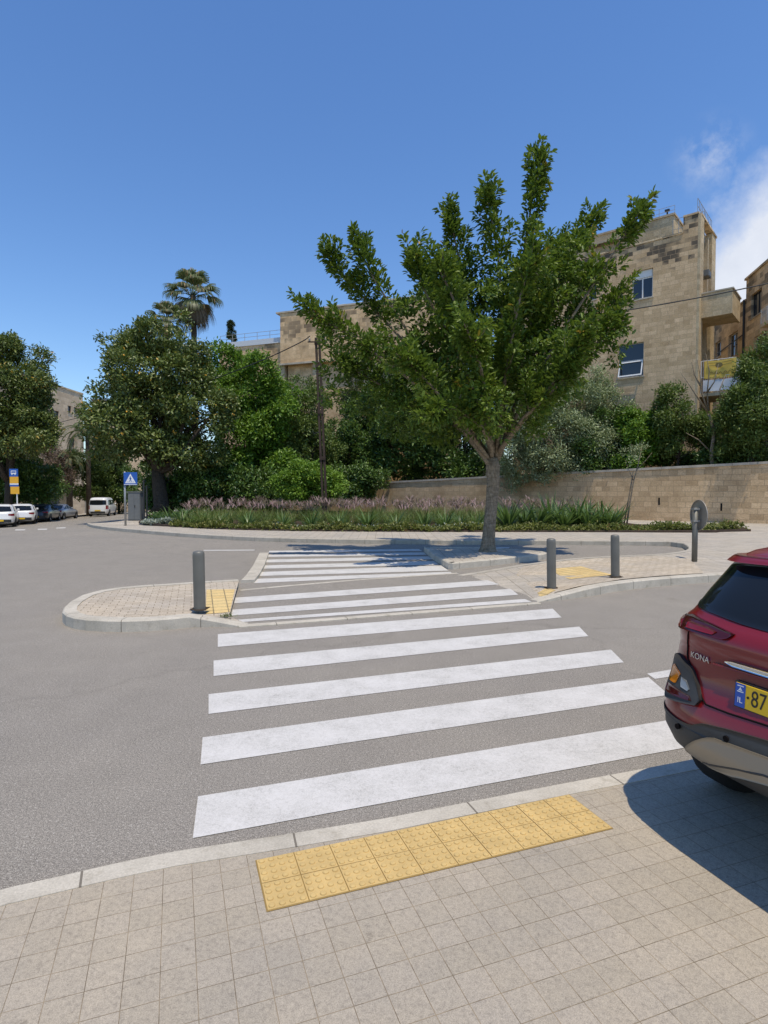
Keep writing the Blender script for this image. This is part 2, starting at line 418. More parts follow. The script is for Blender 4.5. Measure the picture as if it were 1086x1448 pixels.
M['lf_carob'] = leaf_mat('carob_leaf', gstops((0.047,0.079,0.021),(0.114,0.154,0.038),(0.224,0.262,0.068),(0.782,0.425,0.053),.975), .4, .15)
M['lf_green'] = leaf_mat('fresh_leaf', gstops((0.041,0.098,0.012),(0.104,0.205,0.017),(0.206,0.339,0.036)), .45, .28)
M['lf_dark'] = leaf_mat('dark_leaf', gstops((0.027,0.061,0.015),(0.066,0.125,0.024),(0.151,0.237,0.042)), .4, .15)
M['lf_mid'] = leaf_mat('mid_leaf', gstops((0.044,0.078,0.017),(0.096,0.147,0.028),(0.178,0.236,0.049)), .5, .2)
M['lf_olive'] = leaf_mat('olive_leaf', gstops((0.120,0.155,0.065),(0.252,0.304,0.145),(0.432,0.484,0.280)), .55, .15)
M['lf_lime'] = leaf_mat('lime_leaf', gstops((0.088,0.171,0.016),(0.158,0.279,0.027),(0.280,0.419,0.054)), .45, .3)
M['lf_yel'] = leaf_mat('yellowish_leaf', gstops((0.088,0.124,0.016),(0.175,0.217,0.027),(0.350,0.341,0.054)), .5, .25)
M['lf_dry'] = leaf_mat('dry_twig_leaf', gstops((.12,.085,.06),(.2,.13,.10),(.28,.2,.16)), .7, .2)
M['lf_cyp'] = leaf_mat('cypress_leaf', gstops((0.014,0.031,0.011),(0.035,0.059,0.019),(0.061,0.093,0.027)), .6, .1)
M['lf_palm'] = leaf_mat('palm_leaf', gstops((0.049,0.074,0.029),(0.105,0.135,0.058),(0.196,0.223,0.111),(0.308,0.216,0.104),.93), .45, .2)
M['lf_palmdry'] = leaf_mat('dry_palm_leaf', gstops((.12,.08,.045),(.2,.14,.085),(.28,.21,.13)), .7, .15)
M['grass'] = leaf_mat('grass_blade', gstops((0.054,0.094,0.022),(0.121,0.181,0.042),(0.230,0.263,0.072),(0.378,0.288,0.144),.9), .5, .3)
M['plume'] = leaf_mat('grass_plume', gstops((0.218,0.133,0.138),(0.328,0.220,0.221),(0.437,0.325,0.311)), .8, .35, .1)
M['strap'] = leaf_mat('strap_leaf', gstops((0.034,0.072,0.022),(0.081,0.143,0.042),(0.162,0.247,0.072)), .38, .25)
M['cover'] = leaf_mat('ground_cover_leaf', gstops((.05,.07,.015),(.13,.15,.03),(.23,.23,.06),(.25,.13,.06),.92), .5, .25)
M['silver'] = leaf_mat('silver_leaf', gstops((.18,.22,.17),(.3,.34,.28),(.42,.46,.40)), .6, .2)

# ------------------------------------------------------------------ world, sun, camera
SUN_EL = math.radians(72); SH = np.array([.47, -.88]); SH /= np.linalg.norm(SH)
SUN = Vector((math.cos(SUN_EL)*SH[0], math.cos(SUN_EL)*SH[1], math.sin(SUN_EL)))
w = bpy.data.worlds.new('World'); C.world = w; w.use_nodes = True
nt = w.node_tree; bg = nt.nodes['Background']
sky = nt.nodes.new('ShaderNodeTexSky'); sky.sky_type = 'NISHITA'; sky.sun_disc = False
sky.sun_elevation = SUN_EL; sky.sun_rotation = math.atan2(SUN.x, SUN.y)
sky.altitude = 800; sky.air_density = 1.25; sky.dust_density = .35; sky.ozone_density = 4.5
tc = nt.nodes.new('ShaderNodeTexCoord'); dirv = tc.outputs['Generated']
def dirmask(px, py, r0, r1):
    d = ray(px, py); d = d/np.linalg.norm(d)
    dt = nt.nodes.new('ShaderNodeVectorMath'); dt.operation = 'DISTANCE'; dt.inputs[1].default_value = d
    nt.links.new(dirv, dt.inputs[0])
    mr = nt.nodes.new('ShaderNodeMapRange'); mr.interpolation_type = 'SMOOTHSTEP'
    mr.inputs['From Min'].default_value = r1; mr.inputs['From Max'].default_value = r0
    nt.links.new(dt.outputs['Value'], mr.inputs['Value']); return mr.outputs[0]
cn = noise(nt, dirv, 7, 8, .6); cn2 = noise(nt, dirv, 26, 6, .62)
dm = dirmask(1178, 440, .0, .29)
big = math_(nt, 'ADD', dm, math_(nt, 'MULTIPLY', math_(nt, 'SUBTRACT', noise(nt, dirv, 5, 9, .62), .5), math_(nt, 'MULTIPLY', math_(nt, 'MINIMUM', math_(nt, 'MULTIPLY', dm, 5), 1.0), 1.0)))
big = ramp(nt, big, [(.13,(0,0,0)),(.42,(1,1,1))])
wis = math_(nt, 'MULTIPLY', dirmask(1004, 222, .0, .06), ramp(nt, cn2, [(.42,(0,0,0)),(.75,(1,1,1))]))
cl = math_(nt, 'MAXIMUM', math_(nt, 'MULTIPLY', big, .9), math_(nt, 'MULTIPLY', wis, .55))
cc = ramp(nt, cn, [(.3,(4.3,4.55,5.1)),(.7,(5.6,5.75,6.1))])
hs = nt.nodes.new('ShaderNodeHueSaturation'); hs.inputs['Saturation'].default_value = 1.16; hs.inputs['Hue'].default_value = .506; hs.inputs['Value'].default_value = 1.04
nt.links.new(sky.outputs[0], hs.inputs['Color'])
fin = mixc(nt, hs.outputs[0], cc, cl)
nt.links.new(fin, bg.inputs['Color']); bg.inputs['Strength'].default_value = .15
sl = bpy.data.lights.new('sun', 'SUN'); sl.energy = 3.5; sl.angle = math.radians(.53); sl.color = (1, .90, .73)
so = bpy.data.objects.new('sun', sl); COL.objects.link(so); so.rotation_euler = SUN.to_track_quat('Z', 'Y').to_euler(); so.location = (20, -10, 40)
cam = bpy.data.cameras.new('camera'); co = bpy.data.objects.new('camera', cam); COL.objects.link(co)
cam.sensor_fit = 'VERTICAL'; cam.sensor_height = 36; cam.lens = F/1448*36
co.location = (0, 0, EYE); co.rotation_euler = (math.pi/2 - PIT, 0, 0)
cam.clip_start = .05; cam.clip_end = 3000
C.camera = co
C.view_settings.view_transform = 'Standard'; C.view_settings.look = 'None'; C.view_settings.gamma = 1; C.view_settings.exposure = .12
C.cycles.max_bounces = 6; C.cycles.transparent_max_bounces = 8
C.cycles.use_denoising = True

# ================================================================== THE GROUND
def structure(o, name=None): o['kind'] = 'structure'; return o
def atg(px, py, h=0.0):
    z = h
    for _ in range(6):
        p = at(px, py, z); z = gz(p[0]) + h
    return at(px, py, z)
def offset_line(P, wd, side):
    P = np.array(P)[:, :2]; n = len(P); out = []
    for i in range(n):
        t = P[min(i+1,n-1)] - P[max(i-1,0)]; t = t/np.linalg.norm(t)
        out.append(P[i] + side*wd*np.array([-t[1], t[0]]))
    return np.array(out)
def kerb_strip(mb, P, wd, side, zt, zb=-.05, ch=.018, mi=0, u0=0.0):
    P = np.array(P)[:, :2]; n = len(P)
    zt = [zt]*n if np.isscalar(zt) else zt
    a = offset_line(P, ch, side); I = offset_line(P, wd, side)
    s = np.concatenate([[0], np.cumsum(np.linalg.norm(np.diff(P, axis=0), axis=1))]) + u0
    for i in range(n-1):
        j = i+1
        zb_i = zb if np.isscalar(zb) else zb[i]; zb_j = zb if np.isscalar(zb) else zb[j]
        c1 = min(ch, max(.002, zt[i])); c2 = min(ch, max(.002, zt[j]))
        rows = [((*P[i], zb_i), (*P[j], zb_j)), ((*P[i], zt[i]-c1), (*P[j], zt[j]-c2)), ((*a[i], zt[i]), (*a[j], zt[j])), ((*I[i], zt[i]), (*I[j], zt[j])), ((*I[i], zb_i), (*I[j], zb_j))]
        vv = 0
        for k in range(4):
            q = [rows[k][0], rows[k][1], rows[k+1][1], rows[k+1][0]]
            if side < 0: pass
            uv = [(s[i], vv), (s[j], vv), (s[j], vv+.15), (s[i], vv+.15)]; vv += .15
            if side > 0: idx = (0,1,2,3)
            else: idx = (3,2,1,0)
            mb.add(q, [idx], mi, [[uv[t] for t in idx]])
    for i, fl in ((0, False), (n-1, True)):
        zb_i = zb if np.isscalar(zb) else zb[i]; c1 = min(ch, max(.002, zt[i]))
        q = [(*P[i], zb_i), (*P[i], zt[i]-c1), (*a[i], zt[i]), (*I[i], zt[i]), (*I[i], zb_i)]
        mb.add(q, [(0,1,2,3,4)], mi, [[(s[i]+.1, 0), (s[i]+.1, .1), (s[i]+.1, .11), (s[i]+.3, .11), (s[i]+.3, 0)]])
    return I
def resample(P, step):
    P = np.array(P); s = np.concatenate([[0], np.cumsum(np.linalg.norm(np.diff(P[:, :2], axis=0), axis=1))])
    t = np.arange(0, s[-1], step); t = np.append(t, s[-1])
    return np.stack([np.interp(t, s, P[:, k]) for k in range(P.shape[1])], 1)
def smooth_line(P, it=2):
    P = np.array(P, float)
    for _ in range(it):
        Q = [P[0]]
        for i in range(len(P)-1):
            Q += [P[i]*.75+P[i+1]*.25, P[i]*.25+P[i+1]*.75]
        Q.append(P[-1]); P = np.array(Q)
    return P

# wide ground and the road sheets
def grid_sheet(name, xs, ys, zoff, m):
    V = [(x, y, gz(x)+zoff) for y in ys for x in xs]; nx = len(xs)
    Fs = [(j*nx+i, j*nx+i+1, (j+1)*nx+i+1, (j+1)*nx+i) for j in range(len(ys)-1) for i in range(nx-1)]
    b = MB(); b.add(V, Fs); return structure(b.build(name, m, smooth=True))
grid_sheet('ground', list(range(-420, -60, 30))+list(range(-60, 1, 2))+list(range(30, 430, 30)), list(range(-60, 700, 20)), -.06, M['earth'])
grid_sheet('road', list(range(-60, 41, 1)), list(range(-10, 84, 2)), 0, M['asphalt'])

# foreground pavement, its dropped kerb and the tactile block
fk = [at(x, y, .03)[:2] for x, y in [(-330,1392),(-150,1305),(0,1256),(60,1243),(114,1230.5),(180,1215.5),(249,1202),(400,1179),(540,1156.5),(661,1133),(781,1109.5),(887,1090),(977,1073)]]
fk = [np.array([-7.5, -3.5]), np.array([-4.2, .5])] + fk
dlast = fk[-1]-fk[-3]; dlast = dlast/np.linalg.norm(dlast)
fk += [fk[-1]+dlast*3, fk[-1]+dlast*14]
fk = np.array(fk); fk = np.concatenate([fk[:3], smooth_line(fk[2:9], 1), fk[9:]])
kb = MB(); fin_ = kerb_strip(kb, fk, .125, -1, .032, ch=.012, u0=.3); kerb0 = structure(kb.build('kerb', M['kerb']))
b = MB(); b.sheet([tuple(p) for p in offset_line(fk, .118, -1)] + [(14, -9), (-9, -9)], .028); structure(b.build('pavement', M['pavers']))
u = np.array([math.cos(ANG), math.sin(ANG)]); v = np.array([math.sin(ANG), -math.cos(ANG)])
tb = MB(); org = TORG
g = .0022
def tl(a, c): return org + TS*(a*u + c*v)
tb.sheet([tl(-.02,-.02), tl(-.02,2.02), tl(10.02,2.02), tl(10.02,-.02)], .0305, 1)
for i in range(10):
    for j in range(2):
        e = g/TS
        tb.prism([tl(i+e,j+e), tl(i+1-e,j+e), tl(i+1-e,j+1-e), tl(i+e,j+1-e)], .029, .034+random.uniform(-.0006,.0006), 0)
        for a in range(4):
            for c in range(4):
                p = tl(i+(a+.5)/4, j+(c+.5)/4); r = TS*.083
                tb.lathe([(r,.0), (r*.9,.0045), (r*.6,.007), (0.0001,.0076)], 10, (p[0],p[1],.0338), 0)
structure(tb.build('tactile_paving', [M['yellow'], M['yellow_joint']]))

# painted markings
pm = MB()
def quad(pts, z=.004): pm.sheet([tuple(at(x, y, z)[:2]) for x, y in pts], z)
quad([(308,896.7),(781.5,860.6),(794,873),(308,914.7)])
quad([(302,934),(819,886),(832,899.5),(302,956)])
quad([(295,981.5),(864,918.5),(882,936.5),(295,1009.5)])
quad([(286.5,1042.6),(917,957.5),(946,982.5),(283.5,1081)])
quad([(280,1126),(990,1011),(1040,1044),(272.5,1185)])
quad([(915,952.5),(1010,936),(1030,944),(926,960)])
for q in ([(333,845),(702,819.5),(710,826),(331,853)], [(329,862),(722,832.5),(733,841),(327,870.5)], [(325,877),(742,847),(752,851),(322,881)]): quad(q, .0225)
for q in ([(361,818.5),(637,808.6),(640,812),(359,824.5)], [(363.5,809),(624,799.6),(634,806.8),(362,814.5)], [(367,799.6),(614,793.2),(621,798.4),(365.5,804.2)],
          [(371,791.4),(606,786.6),(612,790.8),(369.5,795.4)], [(376,784.6),(599,781),(604,784.4),(374.5,787.6)], [(381,778.9),(592,776.3),(597,779),(379.5,781.4)]): quad(q)
for q in ([(22,748.4),(36,748.2),(35,749.6),(21,749.8)], [(54,747.6),(67,747.4),(66,748.8),(53,749)], [(80,745.9),(93,745.5),(92,746.7),(79,747.1)]):
    pm.sheet([tuple(atg(x, y, .006)[:2]) for x, y in q], [gz(atg(x, y)[0])+.006 for x, y in q])
quad([(288,777.6),(360,777.2),(360,778.4),(288,778.8)])
quad([(640,775.5),(720,773.8),(720,775),(640,776.8)])
structure(pm.build('road_markings', M['paint']))

# the flush median the crossing runs over
b = MB(); b.sheet([tuple(at(x,y,.018)[:2]) for x,y in [(334,819),(323,872),(345,884),(761,852),(708,818),(642,811),(395,828),(340,834)]], .018)
structure(b.build('median_surface', M['asphalt']))
kb = MB()
kerb_strip(kb, resample([at(x,y,.02) for x,y in [(338,886),(430,879.5),(540,870.5),(650,862),(765,853)]], .5), .11, 1, .0215, ch=.008)
kerb_strip(kb, resample([at(x,y,.02) for x,y in [(338,834),(395,828.5),(520,818),(645,810)]], .5), .11, -1, .0215, ch=.008)
structure(kb.build('flush_kerb', M['kerb']))

# left island: rounded nose, ramp down to the crossing
LI = [(336,819,.15),(290,821.5,.15),(244,824.7,.15),(205,827,.15),(170,830,.15),(140,834.5,.15),(116,841,.15),(99,850,.15),(90,858,.15),(88,864,.15),(93,869,.15),(104,872.5,.15),(121,875,.15),(150,876.6,.15),(178,877,.15),(210,876,.15),(244,873.6,.15),(268,871,.15),(306,877.5,.085),(346,885,.022)]
lp = np.array([np.append(at(x,y,z)[:2], z) for x,y,z in LI])
kb = MB(); inn = kerb_strip(kb, lp, .17, 1, list(lp[:,2]), ch=.02)
kerb_strip(kb, [at(x,y,.06)[:2] for x,y in [(340,820),(348,812),(358,798),(366.5,781)]][::1], .26, -1, [.06,.06,.06,.05])
structure(kb.build('kerb', M['kerb']))
b = MB()
inn2 = offset_line(lp, .16, 1)
b.sheet([tuple(p) for p in inn2] + [tuple(at(324,872,.06)[:2])], [z-.012 for z in lp[:,2]] + [.06])
left_o = structure(b.build('traffic_island', M['pavers_beige']))

# right island and the far pavement behind the second carriageway
FR = [(760,850,.022),(795,841,.085),(829.5,832,.15),(860,826,.15),(889,822,.15),(942,817,.15),(1027,811,.15)]
fr = [np.append(at(x,y,z)[:2], z) for x,y,z in FR]
d0 = fr[-1][:2]-fr[-2][:2]; d0 = d0/np.linalg.norm(d0)
fr += [np.append(fr[-1][:2]+d0*k, .15) for k in (4, 10, 22)]
BK = [(645,813,.022),(690,806,.022),(722,800,.03),(760,795,.06),(800,790,.11),(848,786.5,.15),(919,784,.15),(950,781.5,.15),(968,778.5,.15),(975,775,.15),(972,771.5,.15)]
bk = [np.append(at(x,y,z)[:2], z) for x,y,z in BK]
FKB = [(962,772.5),(900,771.5),(800,771),(700,770.5),(560,769.7),(450,768.3),(340,765),(250,759),(190,753.5),(165,751.3),(143,748.8),(128,746),(123,743.6)]
fkb = [np.append(atg(x,y)[:2], gz(atg(x,y)[0])+.15) for x,y in FKB]
edge = bk + fkb
fe = resample(smooth_line(np.array(edge), 2), .6)
kb = MB()
kerb_strip(kb, resample(np.array(fr), .6), .17, 1, list(resample(np.array(fr), .6)[:,2]), ch=.02)
kerb_strip(kb, fe, .17, -1, list(fe[:,2]), zb=[gz(p[0])-.05 for p in fe], ch=.02, mi=1)
structure(kb.build('kerb', [M['kerb'], M['kerb_far']]))
fe_in = offset_line(fe, .16, -1); fr_r = resample(np.array(fr), .6); fr_in = offset_line(fr_r, .16, 1)
def far_pt(px, py): 
    p = atg(px, py, .15); return np.append(p[:2], gz(p[0])+.15)
tail = [far_pt(150,739), far_pt(166,737.5), far_pt(182,735), np.array([-19.5, 47, -.17]), np.array([-19, 52, -.15]), np.array([20, 52, .15]), np.array([36, 36, .15])]
poly = [(p[0],p[1],z) for p,z in zip(fe_in, fe[:,2]-.012)] + [tuple(t) for t in tail] + [(p[0],p[1],z) for p,z in list(zip(fr_in, fr_r[:,2]-.012))[::-1]]
b = MB(); b.sheet([(p[0],p[1]) for p in poly], [p[2] for p in poly]); structure(b.build('pavement', M['pavement_far']))
# paver tip of the right island
tip = [(712,817,.026),(760,849,.028),(795,840,.092),(829.5,831,.156),(889,821,.156),(942,816,.156),(1010,811.3,.156),(985,790,.156),(919,785.2,.156),(848,787.6,.156),(800,791,.116),(760,796,.066),(730,800,.04)]
def tipsheet():
    b = MB(); P = [np.append(at(x,y,z)[:2], z) for x,y,z in tip]
    P = P[:1]+P[1:]
    b.sheet([tuple(p[:2]) for p in offset_poly(P, .17)], [p[2] for p in P]); return b
def offset_poly(P, wd):
    P = np.array(P)[:, :2]; c = P.mean(0); n = len(P); out = []
    ar = sum(P[i][0]*P[(i+1)%n][1]-P[(i+1)%n][0]*P[i][1] for i in range(n)); s = 1 if ar > 0 else -1
    for i in range(n):
        t = P[(i+1)%n]-P[i-1]; t = t/np.linalg.norm(t); out.append(P[i]+s*wd*np.array([-t[1],t[0]]))
    return out
tip_o = structure(tipsheet().build('traffic_island', M['pavers_beige']))
yt = MB()
from mathutils.bvhtree import BVHTree
def bvh(o): return BVHTree.FromPolygons([v.co for v in o.data.vertices], [p.vertices for p in o.data.polygons])
BV = [bvh(tip_o), bvh(left_o)]
def ysheet(pts, h=.006, n=10):
    P = [at(x,y,z)[:2] for x,y,z in pts]
    V = []
    for j in range(n+1):
        for i in range(n+1):
            a, c = i/n, j/n
            q = (P[0]*(1-a)+P[1]*a)*(1-c) + (P[3]*(1-a)+P[2]*a)*c; z = None
            for t in BV:
                hit = t.ray_cast(Vector((q[0], q[1], 3)), Vector((0, 0, -1)))
                if hit[0] is not None: z = hit[0].z
            V.append((q[0], q[1], (z if z is not None else .02)+.005))
    yt.add(V, [(j*(n+1)+i, j*(n+1)+i+1, (j+1)*(n+1)+i+1, (j+1)*(n+1)+i) for j in range(n) for i in range(n)])
M['yellow_far'] = grid_mat('yellow_pavers', .2, .31, (0,0), ((.64,.46,.20),(.72,.54,.25)), (.36,.28,.15), .05, size2=.2, grain=120)
ysheet([(709,818.5,.03),(733,813.5,.03),(750,820.5,.035),(722,825.5,.03)])
ysheet([(757,838,.05),(776,831.5,.08),(786,836,.085),(768,842.5,.055)], .008)
ysheet([(776,803.5,.075),(822,797.5,.142),(866,809,.15),(806,817.5,.125)], .012)
ysheet([(292,832.5,.138),(332,835,.1),(325,866,.065),(291,861.5,.138)], .014)
structure(yt.build('tactile_paving', M['yellow_far']))

# kerbed tree pit
TI = [(600,773),(612,783),(630,793.5),(634,795.5),(640,796),(700,790.5),(768,783.5),(774,781.5),(768,779.5),(690,774)]
tip_ = [at(x,y,.15)[:2] for x,y in TI]; tip_.append(tip_[0])
kb = MB(); kerb_strip(kb, tip_, .16, 1, .15, ch=.02, u0=.2); structure(kb.build('kerb', M['kerb']))
b = MB(); b.sheet([tuple(p) for p in offset_poly(tip_[:-1], .15)], .138); structure(b.build('traffic_island', M['pavement_far']))

# planting bed soil, edging, terrace behind the garden wall
WP = np.array([14.0, 33.5]); WD = np.array([-.766, .643]); WN = np.array([-.643, -.766])   # wall line, runs to the far left; WN faces the camera
def wl(t, off=0.0): return WP + WD*t + WN*off
bed_front = [(196,738.5),(212,741),(232,743),(300,748),(380,750),(474,751.2),(700,752),(880,752),(1000,751.5),(1062,750)]
bf = resample(smooth_line(np.array([np.append(atg(x,y,.15)[:2], gz(atg(x,y,.15)[0])+.15) for x,y in bed_front]), 2), .8)
bback = [np.append(at(x,y,.15)[:2], .15) for x,y in [(1050,746),(1000,743.5),(900,742),(872,738)]] + [np.append(wl(4.5,.35), .15), np.append(wl(24,.35), .1), np.append(wl(36,.35), 0.0), np.array([-18.6, 46, -.12])]
pl = [tuple(p) for p in bf] + [tuple(p) for p in bback]
b = MB(); b.sheet([(p[0],p[1]) for p in pl], [p[2]+.03 for p in pl]); structure(b.build('soil', M['soil']))
kb = MB(); kerb_strip(kb, bf, .06, 1, [z+.05 for z in bf[:,2]], zb=[z-.05 for z in bf[:,2]], ch=.01); structure(kb.build('bed_edging', M['rust']))
tv = []; 
for i in range(9):
    t = -16 + i*7
    base = wl(t, -.3); zt = 1.95 if t > 0 else 2.4
    tv.append([(base[0]-WN[0]*k, base[1]-WN[1]*k, zt + k*.07) for k in (0, 4, 10, 30, 60)])
b = MB(); Fs = []; V = [p for r in tv for p in r]
for i in range(8):
    for k in range(4): Fs.append((i*5+k, i*5+k+1, (i+1)*5+k+1, (i+1)*5+k)[::-1])
b.add(V, Fs); structure(b.build('terrain', M['earth'], smooth=True))
# strip of pavement behind the parked cars
hd = np.array([-.29, .957]); rt = np.array([.957, .29])
b = MB(); a0 = np.array([-23.3, 36.5]) - rt*1.6
L_ = [a0-hd*45, a0+hd*45, a0+hd*45-rt*2.5, a0-hd*45-rt*2.5]
b.sheet([tuple(p) for p in L_], [gz(p[0])+.13 for p in L_]); structure(b.build('pavement', M['pavement_far']))

# ================================================================== VEGETATION
UP = np.array([0, 0, 1.0])
def crown_arrays(ells, n_sub, sr, n_cl, k, spread=.12, up=.25, solid=.35, flat=.8):
    """leaf clusters on many small clumps that ride on a few big ellipsoids; returns pos, dir, nrm"""
    ec = np.array([e[0] for e in ells]); er = np.array([np.broadcast_to(e[1], 3) for e in ells])
    wt = er.prod(1)**(2/3); wt /= wt.sum()
    ei = RNG.choice(len(ells), n_sub, p=wt)
    dv = unit(rvec(n_sub) + UP*.18); fr = .55 + .47*RNG.random(n_sub)**.6
    inner = RNG.random(n_sub) < solid; fr[inner] *= .65
    sc = ec[ei] + dv*er[ei]*fr[:,None]; so_ = dv
    rr = sr[0] + (sr[1]-sr[0])*RNG.random(n_sub)**1.4
    p = rr**2/np.sum(rr**2)
    si = RNG.choice(n_sub, n_cl, p=p)
    d = unit(rvec(n_cl) + so_[si]*.55 + UP*up)
    rad = rr[si]*(.45 + .55*RNG.random(n_cl)**.5)
    cp = sc[si] + d*rad[:,None]*np.array([1,1,flat])
    pos = np.repeat(cp, k, 0) + RNG.normal(size=(n_cl*k,3))*spread
    dd = unit(np.repeat(d, k, 0)*.75 + rvec(n_cl*k)*.8 + UP*.1)
    nr = unit(np.repeat(d, k, 0)*.5 + UP*.7 + rvec(n_cl*k)*.55)
    return pos, dd, nr, sc, np.repeat(RNG.random(n_cl), k)
def limb(mb, a, b, r0, r1, bend=.12, n=6, sides=8):
    a = np.array(a, float); b = np.array(b, float); L = np.linalg.norm(b-a)
    off = rvec(1)[0]*L*bend; P = []; R = []
    for i in range(n+1):
        t = i/n; P.append(a*(1-t)+b*t+off*math.sin(math.pi*t)); R.append(r0*(1-t)+r1*t)
    mb.tube(P, R, sides)
def tree(name, label, cat, base, ells, n_sub, sr, n_cl, k, leaf, L, W, trunk_r, leafmat, barkmat='bark_dark', fork=.35, limbs=8, group=None, solid=.35, spread=.12, up=.25, ell_world=True, lvar=.35, cname='crown'):
    base = np.array(base, float)
    root = empty(name, tuple(base), 0, label, cat, group)
    E_ = [(np.array(c)-base, r) for c, r in ells]; n_cl = int(n_cl*1.7); n_sub = int(n_sub*1.25); L, W = L*1.02, W*1.08
    pos, dd, nr, sc, cr = crown_arrays(E_, n_sub, sr, n_cl, k, spread, up, solid)
    n = len(pos); rnd = np.clip(.55*cr + .45*RNG.random(n), 0, 1)
    leaf_object(cname, M[leafmat], pos, dd, nr, L*(1-lvar/2+lvar*RNG.random(n)), W*(1-lvar/2+lvar*RNG.random(n)), root, rnd)
    if trunk_r:
        mb = MB(); cm = np.mean([c for c, r in E_], 0); zt = cm[2]
        f = np.array([cm[0]*fork, cm[1]*fork, max(zt*fork, .3)])
        mb.tube([(0,0,-.2), (0.02,0,.15), tuple(f*.5), tuple(f)], [trunk_r*1.5, trunk_r*1.12, trunk_r, trunk_r*.85], 12)
        mb.tube([tuple(f), tuple(f*.5+cm*.5+rvec(1)[0]*.2), tuple(cm)], [trunk_r*.8, trunk_r*.5, trunk_r*.2], 8)
        for i in range(limbs):
            limb(mb, f*(.9+.1*random.random()), sc[RNG.integers(len(sc))]*.96, trunk_r*.55, trunk_r*.1)
        mb.build('trunk', M[barkmat], root, smooth=True)
    return root
def E2(px, py, Y, rx, ry, depth=None):
    """ellipsoid given by its outline in the photograph (half sizes in photo pixels) at distance Y"""
    k = Y/F; return (dp(px, py, Y), np.array([rx*k, (depth if depth else min(rx, ry*1.1))*k, ry*k]))

